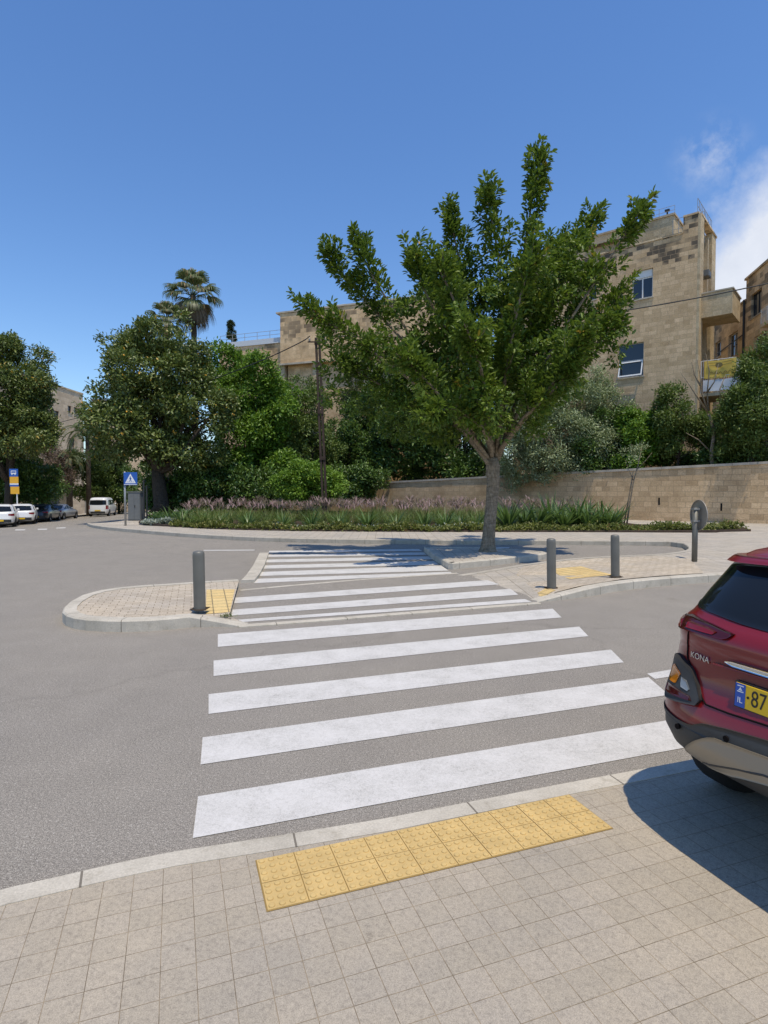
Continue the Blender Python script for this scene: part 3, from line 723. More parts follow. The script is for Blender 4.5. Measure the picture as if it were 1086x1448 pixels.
# ---- the street tree in the kerbed pit: hand-placed limbs, leafy shoots along each
def street_tree():
    Y0 = at(690, 779, .15)[1]; base = at(690.5, 779.5, .15)
    root = empty('street_tree', tuple(base), 0, 'tall broad green tree with upright leafy shoots growing in the kerbed pit beside the crossing', 'tree')
    def q(px, py, dy=0): return dp(px, py, Y0+dy) - base
    kpx = Y0/F
    tr = MB()
    tr.tube([q(689,786), q(690,776), q(690.5,766), q(692,745), q(695,715), q(697,685), q(697,660), q(696,648)],
            [16*kpx, 11.6*kpx, 9.6*kpx, 8.6*kpx, 8.4*kpx, 8.8*kpx, 10*kpx, 8*kpx], 16)
    limbs = [
     [(694,662,0),(672,628,-.2),(630,580,-.3),(570,528,-.6),(500,478,-.8),(455,450,-.9),(416,424,-1)],
     [(690,655,0),(662,600,.3),(606,520,.5),(545,455,.6),(500,405,.8),(478,380,.8),(461,352,.9)],
     [(606,520,.5),(565,450,.3),(535,405,.2),(518,375,.2),(505,340,.2)],
     [(697,655,0),(680,580,-.3),(648,500,-.5),(610,430,-.7),(588,385,-.8),(575,352,-.8)],
     [(698,655,0),(690,560,.4),(672,460,.6),(650,370,.7),(641,330,.7),(638,296,.7)],
     [(702,650,0),(706,560,-.2),(712,460,-.3),(705,360,-.3),(693,300,-.3),(686,266,-.3)],
     [(702,645,0),(716,540,0),(730,440,.1),(745,330,.1),(756,260,.1),(765,206,.1)],
     [(704,650,0),(732,560,.4),(768,460,.6),(805,380,.8),(830,330,1),(850,302,1)],
     [(706,645,0),(742,560,-.4),(795,470,-.6),(850,385,-.8),(888,325,-.9),(916,291,-1)],
     [(704,640,0),(755,570,.3),(812,505,.3),(858,440,.2),(893,398,.1)],
     [(706,640,0),(755,570,-.4),(805,520,-.6),(855,475,-.8),(884,440,-.9)],
     [(692,655,0),(645,600,.5),(580,565,.7),(520,535,.9),(478,508,1.0)],
     [(696,650,0),(690,570,-1.3),(676,505,-2.4),(655,455,-3.2)],
     [(700,640,0),(712,560,1.4),(722,480,2.6),(732,420,3.2)],
     [(692,650,0),(648,590,-1.2),(600,535,-2.2),(560,500,-2.9)],
     [(704,640,0),(756,575,-1.3),(800,520,-2.2),(832,470,-2.8)],
     [(694,648,0),(650,580,1.5),(605,515,2.6)],
     [(704,640,0),(765,560,1.5),(815,500,2.4)],
     [(702,640,0),(716,520,-1.2),(735,420,-1.8),(760,340,-1.9)],
     [(698,640,0),(680,520,-1.5),(640,420,-2.0),(612,360,-2.0)],
     [(698,640,0),(680,600,-1.6),(640,575,-2.4),(600,590,-2.9)],
     [(704,640,0),(740,590,-1.4),(785,550,-2.0),(815,515,-2.3)],
     [(700,600,.5),(730,500,1.3),(780,400,1.8),(800,330,1.8)],
     [(696,600,.5),(650,470,1.5),(600,390,1.9)],
    ]
    pos=[]; dr=[]; nm=[]; rn=[]
    def shoot(a, d, L, dens=135, r0=.27):
        n = int(dens*L); t = RNG.random(n)**.85
        d = d/np.linalg.norm(d); bend = UP*.25*L
        ax = a + d*L*t[:,None] + bend*(t**2)[:,None]
        rad = rvec(n); rad -= d*(rad@d)[:,None]; rad = unit(rad)
        r = r0*(1-.72*t)*(.3+.7*RNG.random(n))
        # whorls: snap positions along the shoot into bunches
        p = ax + rad*r[:,None]
        dv = unit(rad*.85 + d*.55 + UP*.25 + rvec(n)*.4)
        nv = unit(UP*.8 + rad*.3 + rvec(n)*.5)
        pos.append(p); dr.append(dv); nm.append(nv)
        base_r = RNG.random(); young = .28*t
        rn.append(np.clip(.35*base_r+.5*RNG.random(n)+young*.6, 0, 1))
    for li, Lm in enumerate(limbs):
        P = np.array([q(*p) for p in Lm]); nseg = 26
        tt = np.linspace(0, len(P)-1, nseg)
        Q = np.stack([np.interp(tt, range(len(P)), P[:,k]) for k in range(3)], 1)
        for _ in range(3): Q[1:-1] = (Q[:-2]+2*Q[1:-1]+Q[2:])/4
        r0 = .058 if li not in (2,) else .04
        tr.tube(Q, list(np.linspace(r0, .010, nseg)), 8)
        tot = np.linalg.norm(np.diff(Q, axis=0), axis=1).sum()
        end = Q[-1]-Q[-4]; shoot(Q[-3], end, .5, 120, .14)
        for _ in range(4):
            j = random.choice([-9,-7,-5,-4]); shoot(Q[j], unit(end/np.linalg.norm(end)*.6+rvec(1)[0]*.8+UP*.3), .35+.35*random.random(), 130, .16)
        shoot(Q[-7], Q[-3]-Q[-7], np.linalg.norm(Q[-3]-Q[-7])+.1, 150, .20)
        ns = int(tot*3.3)
        for i in range(ns):
            f = .30+.66*random.random(); j = int(f*(nseg-1)); a = Q[j]; t = Q[min(j+1,nseg-1)]-Q[j-1]; t = t/np.linalg.norm(t)
            d = unit(t*.7 + rvec(1)[0]*.95 + UP*.35 + unit(a*np.array([1,1,.1]))*.25)
            L = (.42+.6*random.random())*(1.2-.75*f)
            if a[2] < 3.0: d = unit(d+UP*.6)
            shoot(a, d, L)
            if random.random() < .45: tr.tube([a, a+d*L*.5, a+d*L*.9+UP*.15*L], [.016,.01,.004], 5, cap=False)
    fill = [(dp(x,y,Y0+d_)-base, np.array([rx*kpx, rd*kpx, ry*kpx])) for x,y,d_,rx,ry,rd in [(670,500,0,115,95,110),(600,535,.3,90,62,90),(738,520,-.2,80,56,85),(665,592,-.6,100,40,90),(560,500,.6,70,50,60),(805,480,-.2,52,62,60),(705,400,0,70,80,70),(620,590,.2,80,36,70),(520,540,.8,58,40,40),(480,500,.9,40,40,34),(560,590,.5,60,26,50),(850,470,-.4,34,44,40),(640,440,.4,60,60,60),(790,400,.2,50,50,50)]]
    fp, fd, fn, fs, fr = crown_arrays(fill, 250, (.22,.55), 3700, 7, .06, up=.4, solid=.3)
    pos.append(fp); dr.append(fd); nm.append(fn); rn.append(np.clip(.45*fr+.5*RNG.random(len(fp)),0,1))
    pos = np.concatenate(pos); dr = np.concatenate(dr); nm = np.concatenate(nm); rn = np.concatenate(rn)
    n = len(pos)
    keep = pos[:,2] > 2.55 + .25*np.sin(pos[:,0]*3)
    pos, dr, nm, rn = pos[keep], dr[keep], nm[keep], rn[keep]; n = len(pos)
    leaf_object('crown', M['lf_main'], pos, dr, nm, .09+.10*RNG.random(n)**1.3, .040+.036*RNG.random(n), root, rn, fold=.3, droop=.2)
    tr.build('trunk', M['bark'], root, smooth=True)
street_tree()

# ---- trees and shrubs behind the bed, each with its own clumps
tree('evergreen_tree', 'big dark evergreen tree with dense rounded crown behind the blue crossing sign', 'tree', dp(228,718,36.5),
     [E2(228,535,37,72,66), E2(190,585,36,62,58), E2(268,600,37,58,66), E2(238,490,38,50,34), E2(165,620,35.5,38,38), E2(222,640,36.5,78,32), E2(180,500,37.5,32,26)],
     130, (.5,1.15), 4400, 6, None, .23, .095, .42, 'lf_carob', limbs=14, up=.3, spread=.16, cname='crown')
tree('leafy_tree', 'bright green leafy tree right of the big dark evergreen', 'tree', dp(352,705,42),
     [E2(350,560,42,52,48), E2(330,630,41,50,48), E2(385,590,43,48,50), E2(365,650,41,62,38), E2(320,520,43,30,22)],
     100, (.5,1.1), 3800, 6, None, .24, .10, .22, 'lf_green', limbs=12, spread=.18)
tree('bushy_tree', 'olive green bushy tree just left of the rusty utility pole', 'tree', dp(425,700,46),
     [E2(428,580,46,34,46), E2(415,630,45,46,46), E2(445,640,46,36,45)], 70, (.5,1.0), 2400, 6, None, .22, .08, .2, 'lf_mid', spread=.17)
tree('conifer', 'small dark pointed conifer rising right of the utility pole', 'tree', dp(502,690,54),
     [E2(502,545,54,15,34), E2(500,590,54,24,36), E2(500,640,54,28,40)], 40, (.4,.8), 1500, 6, None, .2, .06, .2, 'lf_cyp', spread=.14)
tree('dark_tree', 'dark green tree overhanging the garden wall right of the utility pole', 'tree', dp(500,695,51),
     [E2(505,630,51,46,50), E2(478,660,50,26,36), E2(535,600,52,42,44)], 90, (.5,1.1), 3000, 6, None, .24, .10, .25, 'lf_dark', spread=.18)
tree('dark_tree', 'dark broad tree filling the gap above the wall behind the street tree', 'tree', dp(585,690,49),
     [E2(580,620,49,62,60), E2(560,560,51,50,44), E2(620,590,50,50,62), E2(560,655,48,62,28)], 120, (.5,1.2), 4000, 6, None, .26, .11, .28, 'lf_dark', spread=.2)
tree('dark_tree', 'dark green tree behind the street tree trunk, left of the silvery olives', 'tree', dp(660,690,46),
     [E2(655,620,46,50,62), E2(690,570,48,50,58), E2(670,662,44.5,52,22)], 100, (.5,1.1), 3200, 6, None, .24, .10, .25, 'lf_dark', spread=.18)
tree('olive_tree', 'silver green olive tree close to the right of the street tree trunk', 'olive tree', dp(770,690,37.2),
     [E2(755,620,36.8,56,58,40), E2(795,630,36.6,46,52,40), E2(725,640,36.6,34,44,34), E2(765,662,36.4,60,20,20)], 100, (.35,.8), 3600, 6, None, .17, .05, .2, 'lf_olive', up=.35, spread=.18)
tree('olive_tree', 'taller silver green olive tree against the stone apartment house wall', 'olive tree', dp(828,690,38),
     [E2(815,578,38.2,60,50,46), E2(775,562,38.6,46,40,40), E2(858,606,37,34,44,34), E2(835,635,36.5,44,38,34)], 100, (.35,.8), 3400, 6, None, .17, .05, .2, 'lf_olive', up=.35, spread=.18)
tree('hanging_shrub', 'dark green shrub spilling over the garden wall below the olive trees', 'shrub', dp(860,690,37),
     [E2(862,655,35.8,52,26), E2(835,640,36,30,34), E2(885,625,36.2,28,44), E2(868,605,36.5,22,24)], 60, (.3,.65), 2400, 6, None, .16, .075, 0, 'lf_dark', spread=.13)
tree('lime_shrub', 'bright yellow green shrub over the garden wall left of the building corner', 'shrub', dp(908,672,35),
     [E2(908,612,35,28,30), E2(890,600,35.3,16,18), E2(924,630,34.8,18,28), E2(900,650,34.6,28,18)], 44, (.3,.6), 1700, 6, None, .17, .085, .08, 'lf_green', spread=.12, limbs=4)
tree('small_tree', 'slender mid green tree before the building corner', 'tree', dp(957,668,33.6),
     [E2(956,590,33.6,26,36), E2(970,620,33.6,34,24), E2(940,615,33.6,18,28), E2(990,610,33.4,20,20)], 46, (.25,.55), 1700, 6, None, .16, .06, .08, 'lf_mid', spread=.13, limbs=8)
tree('bushy_tree', 'tall dark green bushy tree at the right edge above the garden wall', 'tree', dp(1062,668,30.5),
     [E2(1066,575,30.5,34,62), E2(1046,605,30.8,28,46), E2(1090,610,30.5,48,60), E2(1080,520,31,24,40), E2(1030,645,31.2,30,16)], 90, (.3,.75), 3800, 6, None, .17, .05, .16, 'lf_mid', spread=.16, limbs=10)
tree('carob_tree', 'dark carob tree with yellow tufts at the left edge behind the white cars', 'tree', dp(12,735,46),
     [E2(15,560,46,52,76), E2(44,592,46,22,44), E2(-20,580,46,60,80), E2(20,615,45,50,36), E2(5,510,46,22,38)], 110, (.5,1.1), 4200, 6, None, .26, .10, .3, 'lf_carob', spread=.18, limbs=10)
tree('hedge', 'dark green hedge with yellowish top behind the bus stop sign', 'hedge', dp(25,728,50),
     [E2(20,690,50,66,34), E2(-30,690,50,60,38), E2(66,700,55,24,22)], 70, (.5,.9), 2800, 6, None, .24, .10, 0, 'lf_dark', spread=.18)
tree('shrub', 'yellow green shrub growing on top of the dark hedge at left', 'shrub', dp(28,690,50.5),
     [E2(25,655,50.5,44,16), E2(0,650,50.5,36,18)], 34, (.35,.7), 1000, 6, None, .24, .09, 0, 'lf_yel', spread=.18)
tree('flowering_shrub', 'dry pinkish brown flowering shrub left of the stone gate pillar', 'shrub', dp(75,700,60),
     [E2(72,650,60,26,17), E2(85,665,60,16,15)], 30, (.3,.6), 700, 6, None, .22, .05, 0, 'lf_dry', spread=.22, limbs=6)
tree('shrub', 'dense green shrub between the gate pillar and the white van', 'shrub', dp(118,718,65),
     [E2(115,680,65,26,34), E2(140,690,66,24,30), E2(105,660,65,18,22)], 50, (.4,.9), 1700, 6, None, .26, .09, 0, 'lf_mid', spread=.2)
tree('shrub', 'leafy dark shrub mass behind the white van', 'shrub', dp(165,720,70),
     [E2(165,690,70,32,32), E2(200,690,68,30,36), E2(150,660,71,20,24)], 50, (.5,1.0), 1600, 6, None, .3, .11, 0, 'lf_dark', spread=.2)
for i, (px, hh, lb) in enumerate([(143, 46, 'narrow dark cypress left of the gap above the white van'), (168, 52, 'narrow dark cypress behind the blue crossing sign post')]):
    tree('cypress_tree', lb, 'cypress', dp(px,724,67), [E2(px,672,67,9,hh)], 26, (.3,.5), 900, 6, None, .2, .06, .12, 'lf_cyp', spread=.12, limbs=2)
tree('round_shrub', 'light green rounded shrub at the foot of the utility pole', 'shrub', dp(435,712,34.5),
     [E2(438,684,34.5,42,24), E2(415,690,34.3,26,18), E2(460,690,34.4,22,20)], 40, (.3,.55), 2200, 6, None, .15, .065, 0, 'lf_lime', spread=.12)
tree('understorey_hedge', 'low dark undergrowth hedge in the shade between the evergreen and the round shrub', 'hedge', dp(320,720,38),
     [E2(300,690,38.5,60,30), E2(370,690,38,44,28), E2(250,700,38.5,30,22)], 60, (.4,.8), 2200, 6, None, .22, .09, 0, 'lf_dark', spread=.18)
tree('understorey_hedge', 'dark hedge along the garden wall right of the round shrub', 'hedge', dp(500,705,44),
     [E2(505,680,44,40,22), E2(480,690,43,26,16)], 40, (.4,.8), 1400, 6, None, .22, .09, 0, 'lf_dark', spread=.18)
tree('hedge', 'dark shrub row behind the garden wall under the building', 'hedge', dp(960,660,35),
     [E2(950,652,35.4,60,9,25), E2(1030,650,32.5,50,10,25)], 60, (.25,.45), 1500, 6, None, .15, .07, 0, 'lf_dark', spread=.12)

# ---- palms
def fan_palm(label, top, base_z, R, n, group=None, skirt=True, fans=26):
    top = np.array(top); root = empty('fan_palm', (top[0], top[1], base_z), 0, label, 'palm', group); h = top[2]-base_z
    mb = MB(); mb.tube([(0,0,-.2),(0,0,.6),(.1,0,h*.5),(0,0,h)], [.38,.3,.23,.22], 12); mb.build('trunk', M['bark_palm'], root, smooth=True)
    V=[];Fq=[];rn=[];off=0; Vd=[];Fd=[];rd=[];offd=0
    st = MB()
    for i in range(n):
        dry = skirt and i > n*.74
        if dry: el = -.35-.95*random.random()
        else: el = 1.35-1.75*(i/(n*.74))+random.uniform(-.15,.15)
        az = i*2.399+random.uniform(-.2,.2)
        hd_ = np.array([math.cos(az)*math.cos(el), math.sin(az)*math.cos(el), math.sin(el)])
        pl = R*(.42+.12*random.random())*(.8 if dry else 1); c = np.array([0,0,h]) + hd_*pl - UP*.12*pl
        st.tube([(0,0,h-.1), tuple(np.array([0,0,h])+hd_*pl*.5+UP*.04), tuple(c)], [.035,.025,.018], 5, cap=False)
        side = unit(np.cross(hd_, UP)+1e-6); nrm = np.cross(side, hd_)
        for k in range(fans):
            a = (k/(fans-1)-.5)*2.15
            d = hd_*math.cos(a)+side*math.sin(a); L = R*.62*(1-.22*abs(a)/1.3)*random.uniform(.9,1.08)
            p0 = c; p1 = c+d*L*.55+nrm*.05; p2 = c+d*L*.85-UP*(.16 if not dry else .3)*L; p3 = c+d*L*.92-UP*(.42 if not dry else .6)*L
            sd = unit(np.cross(d, nrm)); wv = .042*R/2
            q = [p0-sd*wv*.4,p0+sd*wv*.4,p1+sd*wv,p1-sd*wv,p2+sd*wv*.6,p2-sd*wv*.6,p3+sd*.006,p3-sd*.006]
            fc = [(0,1,2,3),(3,2,4,5),(5,4,6,7)]
            if dry: Vd+=q; Fd+=[[x+offd for x in f_] for f_ in fc]; offd+=8; rd+=[random.random()]*8
            else: V+=q; Fq+=[[x+off for x in f_] for f_ in fc]; off+=8; rn+=[random.random()]*8
    cro = fast_mesh('crown', np.array(V), np.array(Fq), M['lf_palm'], np.array(rn), root)
    if Vd: fast_mesh('dead_fronds', np.array(Vd), np.array(Fd), M['lf_palmdry'], np.array(rd), root)
    st.build('petiole', M['lf_palm'], cro)
    return root
fan_palm('tall fan palm with shaggy brown skirt standing above the dark evergreen tree', dp(273,418,50), 0, 2.5, 32)
fan_palm('lower fan palm peeping out at the left of the tall fan palm', dp(236,452,48), 0, 1.7, 30, skirt=False)
def feather_palm(label, top, base_z, R, n):
    top = np.array(top); root = empty('feather_palm', (top[0], top[1], base_z), 0, label, 'palm'); h = top[2]-base_z
    mb = MB(); mb.tube([(0,0,-.2),(0,0,h*.5),(0,0,h)], [.3,.24,.25], 10); mb.build('trunk', M['bark_palm'], root, smooth=True)
    P=[];D=[];NN=[]
    for i in range(n):
        az = i*2.399; el = 1.2-1.3*i/n; hd_ = np.array([math.cos(az),math.sin(az),0])
        p = np.array([0,0,h]); a = el
        for s in range(22):
            st = hd_*math.cos(a)+UP*math.sin(a); p = p+st*R/22; a -= .085
            sd = np.cross(st, UP); sd /= np.linalg.norm(sd)+1e-6
            for sg in (-1,1): P.append(p); D.append(sd*sg*.8+st*.7-UP*.15); NN.append(np.cross(sd, st))
    P=np.array(P);m=len(P)
    leaf_object('crown', M['lf_palm'], P, np.array(D), np.array(NN), np.full(m,R*.2), np.full(m,.05), root)
feather_palm('arching feathery palm in front of the left stone house', dp(124,612,63), -.6, 3.2, 22)
feather_palm('small spiky palm left of the arching feathery palm', dp(98,650,61), -.6, 2.2, 18)
t_ = tree('roof_cypress', 'tiny dark conical cypress on the roof terrace of the middle house', 'cypress', dp(328,482,66), [E2(327.5,467,66,5,13), E2(327.5,474,66,6.5,8)], 16, (.15,.3), 420, 6, None, .14, .05, .06, 'lf_cyp', spread=.06, limbs=1)

# ---- bare tree and staked sapling
def bare_tree():
    b0 = dp(1008,668,31.6); root = empty('bare_tree', tuple(b0), 0, 'leafless grey tree with bent branches below the yellow banner', 'tree')
    mb = MB(); q = lambda x,y,d=0: dp(x,y,31.6+d)-b0
    mb.tube([q(1008,676),q(1006,640),q(1010,610),q(1002,585)], [.13,.1,.085,.07], 8)
    for L in ([(1002,585),(985,560),(972,540),(962,526)],[(1002,585),(992,555),(990,530),(984,500)],[(1002,585),(1000,555),(1003,525),(998,500)],[(1008,600),(1022,575),(1034,545),(1046,528)],
              [(990,545),(982,530),(978,512)],[(1020,578),(1018,550),(1026,530)],[(1000,555),(1010,540),(1016,515)],[(1006,640),(988,622),(970,612)],[(1034,545),(1044,552),(1056,548)]):
        mb.tube([q(x,y,.25*math.sin(x)) for x,y in L], list(np.linspace(.05,.012,len(L))), 6)
    mb.build('trunk', M['bark'], root, smooth=True)
bare_tree()
def sapling():
    b0 = at(886,741,.16); Y = b0[1]; root = empty('sapling', tuple(b0), 0, 'thin young tree leaning on a stake before the garden wall', 'tree')
    mb = MB(); q = lambda x,y,d=0: dp(x,y,Y+d)-b0
    mb.tube([q(886,744),q(890,715),q(896,680),q(903,655),q(908,630)], [.045,.04,.034,.026,.015], 8)
    for L in ([(896,680),(888,662),(884,650)],[(900,665),(914,650),(922,640)],[(903,655),(898,640),(893,628)]): mb.tube([q(*p) for p in L], [.018,.012,.006], 5)
    mb.build('trunk', M['bark'], root, smooth=True)
    sk = MB(); sk.tube([q(882,744,.1),q(896,665,.1)], [.035,.03], 8); sk.build('stake', M['bark'], root, smooth=True)
    E_ = [(q(905,640),np.array([.55,.5,.55])),(q(893,640),np.array([.4,.4,.45]))]
    pos,dd,nr,sc,cr = crown_arrays(E_, 16, (.12,.25), 80, 6, .08)
    leaf_object('crown', M['lf_olive'], pos, dd, nr, np.full(len(pos),.11), np.full(len(pos),.035), root)
sapling()

# ---- the planting bed: fountain grass, strap-leaved clumps, edging ground cover, silver patch
def bedpt(px, py): p = atg(px, py, .18); p[2] = gz(p[0])+.18; return p
def make_grass():
    Vs=[];Fs=[];Rs=[];off=0; Vp=[];Fp=[];Rp=[];offp=0
    tufts=[]
    for row, (y0, dens) in enumerate([(744.5, 46), (740.5, 46), (736, 46), (731.5, 40)]):
        for i in range(dens):
            px = 262+(835-262)*(i+random.random())/dens
            if row > 2 and px > 700: continue
            tufts.append((bedpt(px, y0+random.uniform(-1.5,1.2)-max(0,(px-700)/140)), row))
    for p, row in tufts:
        n = 46; h = random.uniform(.75,1.05)
        az = RNG.random(n)*6.283; lean = RNG.random(n)*.45
        base = p + np.stack([RNG.normal(size=n)*.09, RNG.normal(size=n)*.09, np.zeros(n)],1)
        V,Fq,k = blade_arrays(base, az, lean, h*(.6+.5*RNG.random(n)), np.full(n,.022), .6+.9*RNG.random(n), 4)
        Vs.append(V);Fs.append(Fq+off);off+=len(V);Rs.append(np.repeat(np.clip(RNG.random(n)*.7+.3*random.random(),0,1),k))
        pxa = CX + F*p[0]/p[1]; pat = .5+.5*math.sin(pxa*.021+.6)*math.sin(pxa*.047+row)
        n = int(random.choice([4,10,18,28])*(.45+pat)) if row else int(4*pat)
        n = max(n, 1)
        az = RNG.random(n)*6.283; lean = RNG.random(n)*.35
        stem = h*(1.0+.35*RNG.random(n)); base = p + np.stack([RNG.normal(size=n)*.07,RNG.normal(size=n)*.07,np.zeros(n)],1)
        hx = np.stack([np.cos(az)*np.sin(lean),np.sin(az)*np.sin(lean),np.cos(lean)],1)
        top = base + hx*stem[:,None]*.82
        for rep in range(3):
            V,Fq,k = blade_arrays(top+RNG.normal(size=(n,3))*.008, az+rep*2.1*0+RNG.normal(size=n)*.25, lean+.15+.25*RNG.random(n), .30+.12*RNG.random(n), np.full(n,.034), .5+.6*RNG.random(n), 3)
            Vp.append(V);Fp.append(Fq+offp);offp+=len(V);Rp.append(np.repeat(RNG.random(n),k))
        V,Fq,k = blade_arrays(base, az, lean, stem*.86, np.full(n,.010), np.zeros(n)+.05, 2)
        Vs.append(V);Fs.append(Fq+off);off+=len(V);Rs.append(np.full(len(V),.9))
    g = fast_mesh('fountain_grass', np.concatenate(Vs), np.concatenate(Fs), M['grass'], np.concatenate(Rs))
    tag(g, 'green fountain grass mass filling the planting bed', 'grass', kind='stuff')
    g2 = fast_mesh('grass_plumes', np.concatenate(Vp), np.concatenate(Fp), M['plume'], np.concatenate(Rp))
    tag(g2, 'mauve pink feathery plumes of the fountain grass in the bed', 'grass plumes', kind='stuff')
make_grass()
def strap_mesh(name, m, n=52, L=.85, W=.06):
    az = RNG.random(n)*6.283; lean = .12+RNG.random(n)*.75
    base = np.stack([np.cos(az)*.05, np.sin(az)*.05, np.zeros(n)],1)
    V,Fq,k = blade_arrays(base, az, lean, L*(.6+.55*RNG.random(n)), np.full(n,W), .35+.75*RNG.random(n), 5)
    return fast_mesh(name, V, Fq, M[m], np.repeat(RNG.random(n),k))
protos = [strap_mesh('strap_leaf_plant', 'strap') for _ in range(3)]
spots = [(742,746.5),(760,747.3),(780,746),(798,747.5),(815,746.5),(832,747.5),(848,746.5),(862,747.2),(872,744.5),(852,742.5),(822,742),(790,741.5),(630,747),(652,746.8),(600,747.2),(676,747),(718,747.4),(560,747),(520,747.2),(480,747),(440,746.6),(400,746.2),(350,745.4),(312,744.4),(285,742.5),(258,741),(240,740)]
for i,(px,py) in enumerate(spots):
    o = protos[i] if i < 3 else protos[i%3].copy()
    if i >= 3: COL.objects.link(o)
    p = bedpt(px,py); o.location = tuple(p); s = random.uniform(.9,1.2)*(1.5 if px>700 else 1.0); o.scale=(s,s,s*random.uniform(.9,1.1)); o.rotation_euler=(0,0,random.random()*6.28)
    tag(o, 'dark green strap leaved clump standing in the front of the planting bed' if px < 700 else 'broad strap leaved clump at the right end of the planting bed', 'plant', 'strap leaved plants in the bed left of the tree' if px < 700 else 'strap leaved plants at the right end of the bed')
def cover(name, label, m, lines, n, h, L, W, wd):
    P = smooth_line(np.array([bedpt(*p) for p in lines]),2); s = np.concatenate([[0],np.cumsum(np.linalg.norm(np.diff(P[:,:2],axis=0),axis=1))])
    nc = n//7; t = RNG.random(nc)*s[-1]
    c = np.stack([np.interp(t,s,P[:,k]) for k in range(3)],1)
    c[:,1] += RNG.random(nc)*wd; c[:,2] += h*RNG.random(nc)*(.6+.4*np.sin(c[:,0]*2.3))
    pos = np.repeat(c,7,0)+RNG.normal(size=(nc*7,3))*.05; pos[:,2] = np.maximum(pos[:,2], np.repeat(np.interp(t,s,P[:,2]),7)-.02)
    m_ = len(pos); d = unit(rvec(m_)+UP*.6); nr = unit(UP+rvec(m_)*.6)
    o = leaf_object(name, M[m], pos, d, nr, L*(.7+.6*RNG.random(m_)), W*(.7+.6*RNG.random(m_)), None, np.repeat(RNG.random(nc),7)*.6+.4*RNG.random(m_))
    tag(o, label, 'ground cover', kind='stuff')
cover('ground_cover', 'low yellow green ground cover along the bed edging', 'cover', [(240,743.4),(300,747),(380,749),(474,750.2),(600,750.8),(700,750.9),(880,750.7),(1000,750),(1055,748.8)], 16000, .26, .11, .06, 1.1)
cover('silver_ground_cover', 'silvery low plants in front of the grass at the left bed tip', 'silver', [(200,739.5),(225,741),(250,741.5)], 2200, .2, .12, .06, .7)
cover('silver_ground_cover', 'silvery strip of low plants between the grass and the ground cover', 'silver', [(380,747.2),(474,748.6),(600,749.1),(700,749.1)], 1800, .22, .09, .05, .3)
cover('green_ground_cover', 'mid green low plants under the dark evergreen at the left bed tip', 'strap', [(210,736.5),(240,737.5),(275,739.5)], 3500, .5, .2, .07, 1.8)

# ================================================================== WALLS AND BUILDINGS
def local_frame(o, xdir):
    x = np.array([xdir[0], xdir[1], 0.]); x /= np.linalg.norm(x); y = np.array([-x[1], x[0], 0.])
    return np.array([o[0], o[1], 0.]), x, y
def on_plane(fr, px, py, yoff=0.0):
    o, x, y = fr; o = o + y*yoff; d = ray(px, py); e = np.array([0, 0, EYE])
    t = np.dot(o-e, y)/np.dot(d, y); p = e+d*t-o
    return float(np.dot(p, x)), float(p[2])
def fr_empty(name, fr, label, cat, group=None, z=0.0):
    return empty(name, (fr[0][0], fr[0][1], z), math.atan2(fr[1][1], fr[1][0]), label, cat, group)
def wall_open(mb, x0, x1, z0, z1, ops, y0, th, mi=0):
    """front wall slab from y0 to y0+th with rectangular openings (xa,xb,za,zb)"""
    xs = sorted({x0, x1, *[o[0] for o in ops], *[o[1] for o in ops]}); xs = [x for x in xs if x0 <= x <= x1]
    for a, b_ in zip(xs[:-1], xs[1:]):
        cut = sorted([(o[2], o[3]) for o in ops if o[0] <= a+1e-6 and o[1] >= b_-1e-6]); z = z0
        for c0, c1 in cut:
            if c0 > z: mb.box(a, b_, y0, y0+th, z, c0, mi)
            z = c1
        if z < z1: mb.box(a, b_, y0, y0+th, z, z1, mi)
def window(root, op, y0, nx=2, fw=.07, depth=.16, fmat='frame_white', bars=(), glass='glass', shutter=0.0):
    xa, xb, za, zb = op; f = MB(); y = y0+depth; zt = zb-shutter
    f.box(xa+.004, xa+fw, y, y+.06, za+.004, zb-.004); f.box(xb-fw, xb-.004, y, y+.06, za+.004, zb-.004)
    f.box(xa+fw, xb-fw, y, y+.06, za+.004, za+fw); f.box(xa+fw, xb-fw, y, y+.06, zt-fw, zt)
    if shutter: f.box(xa+fw, xb-fw, y-.05, y+.02, zt+.003, zb-.004)
    for k in range(1, nx):
        xm = xa+(xb-xa)*k/nx; f.box(xm-fw*.5, xm+fw*.5, y-.012, y+.05, za+fw, zt-fw)
    for zz in bars: f.box(xa+fw, xb-fw, y-.01, y+.05, zz-fw*.5, zz+fw*.5)
    w_ = f.build('window', M[fmat], root)
    p = MB(); p.box(xa+fw, xb-fw, y+.025, y+.035, za+fw, zt-fw); p.build('pane', M[glass], w_)
    s = MB(); s.box(xa-.08, xb+.08, y0-.06, y0+depth-.004, za-.09, za-.003); s.build('sill', M['coping'], w_)
    return w_
def rect(fr, px0, py0, px1, py1, yoff=0.0):
    a = on_plane(fr, px0, (py0+py1)/2, yoff)[0]; b_ = on_plane(fr, px1, (py0+py1)/2, yoff)[0]; m = (px0+px1)/2
    return (a, b_, on_plane(fr, m, py1, yoff)[1], on_plane(fr, m, py0, yoff)[1])
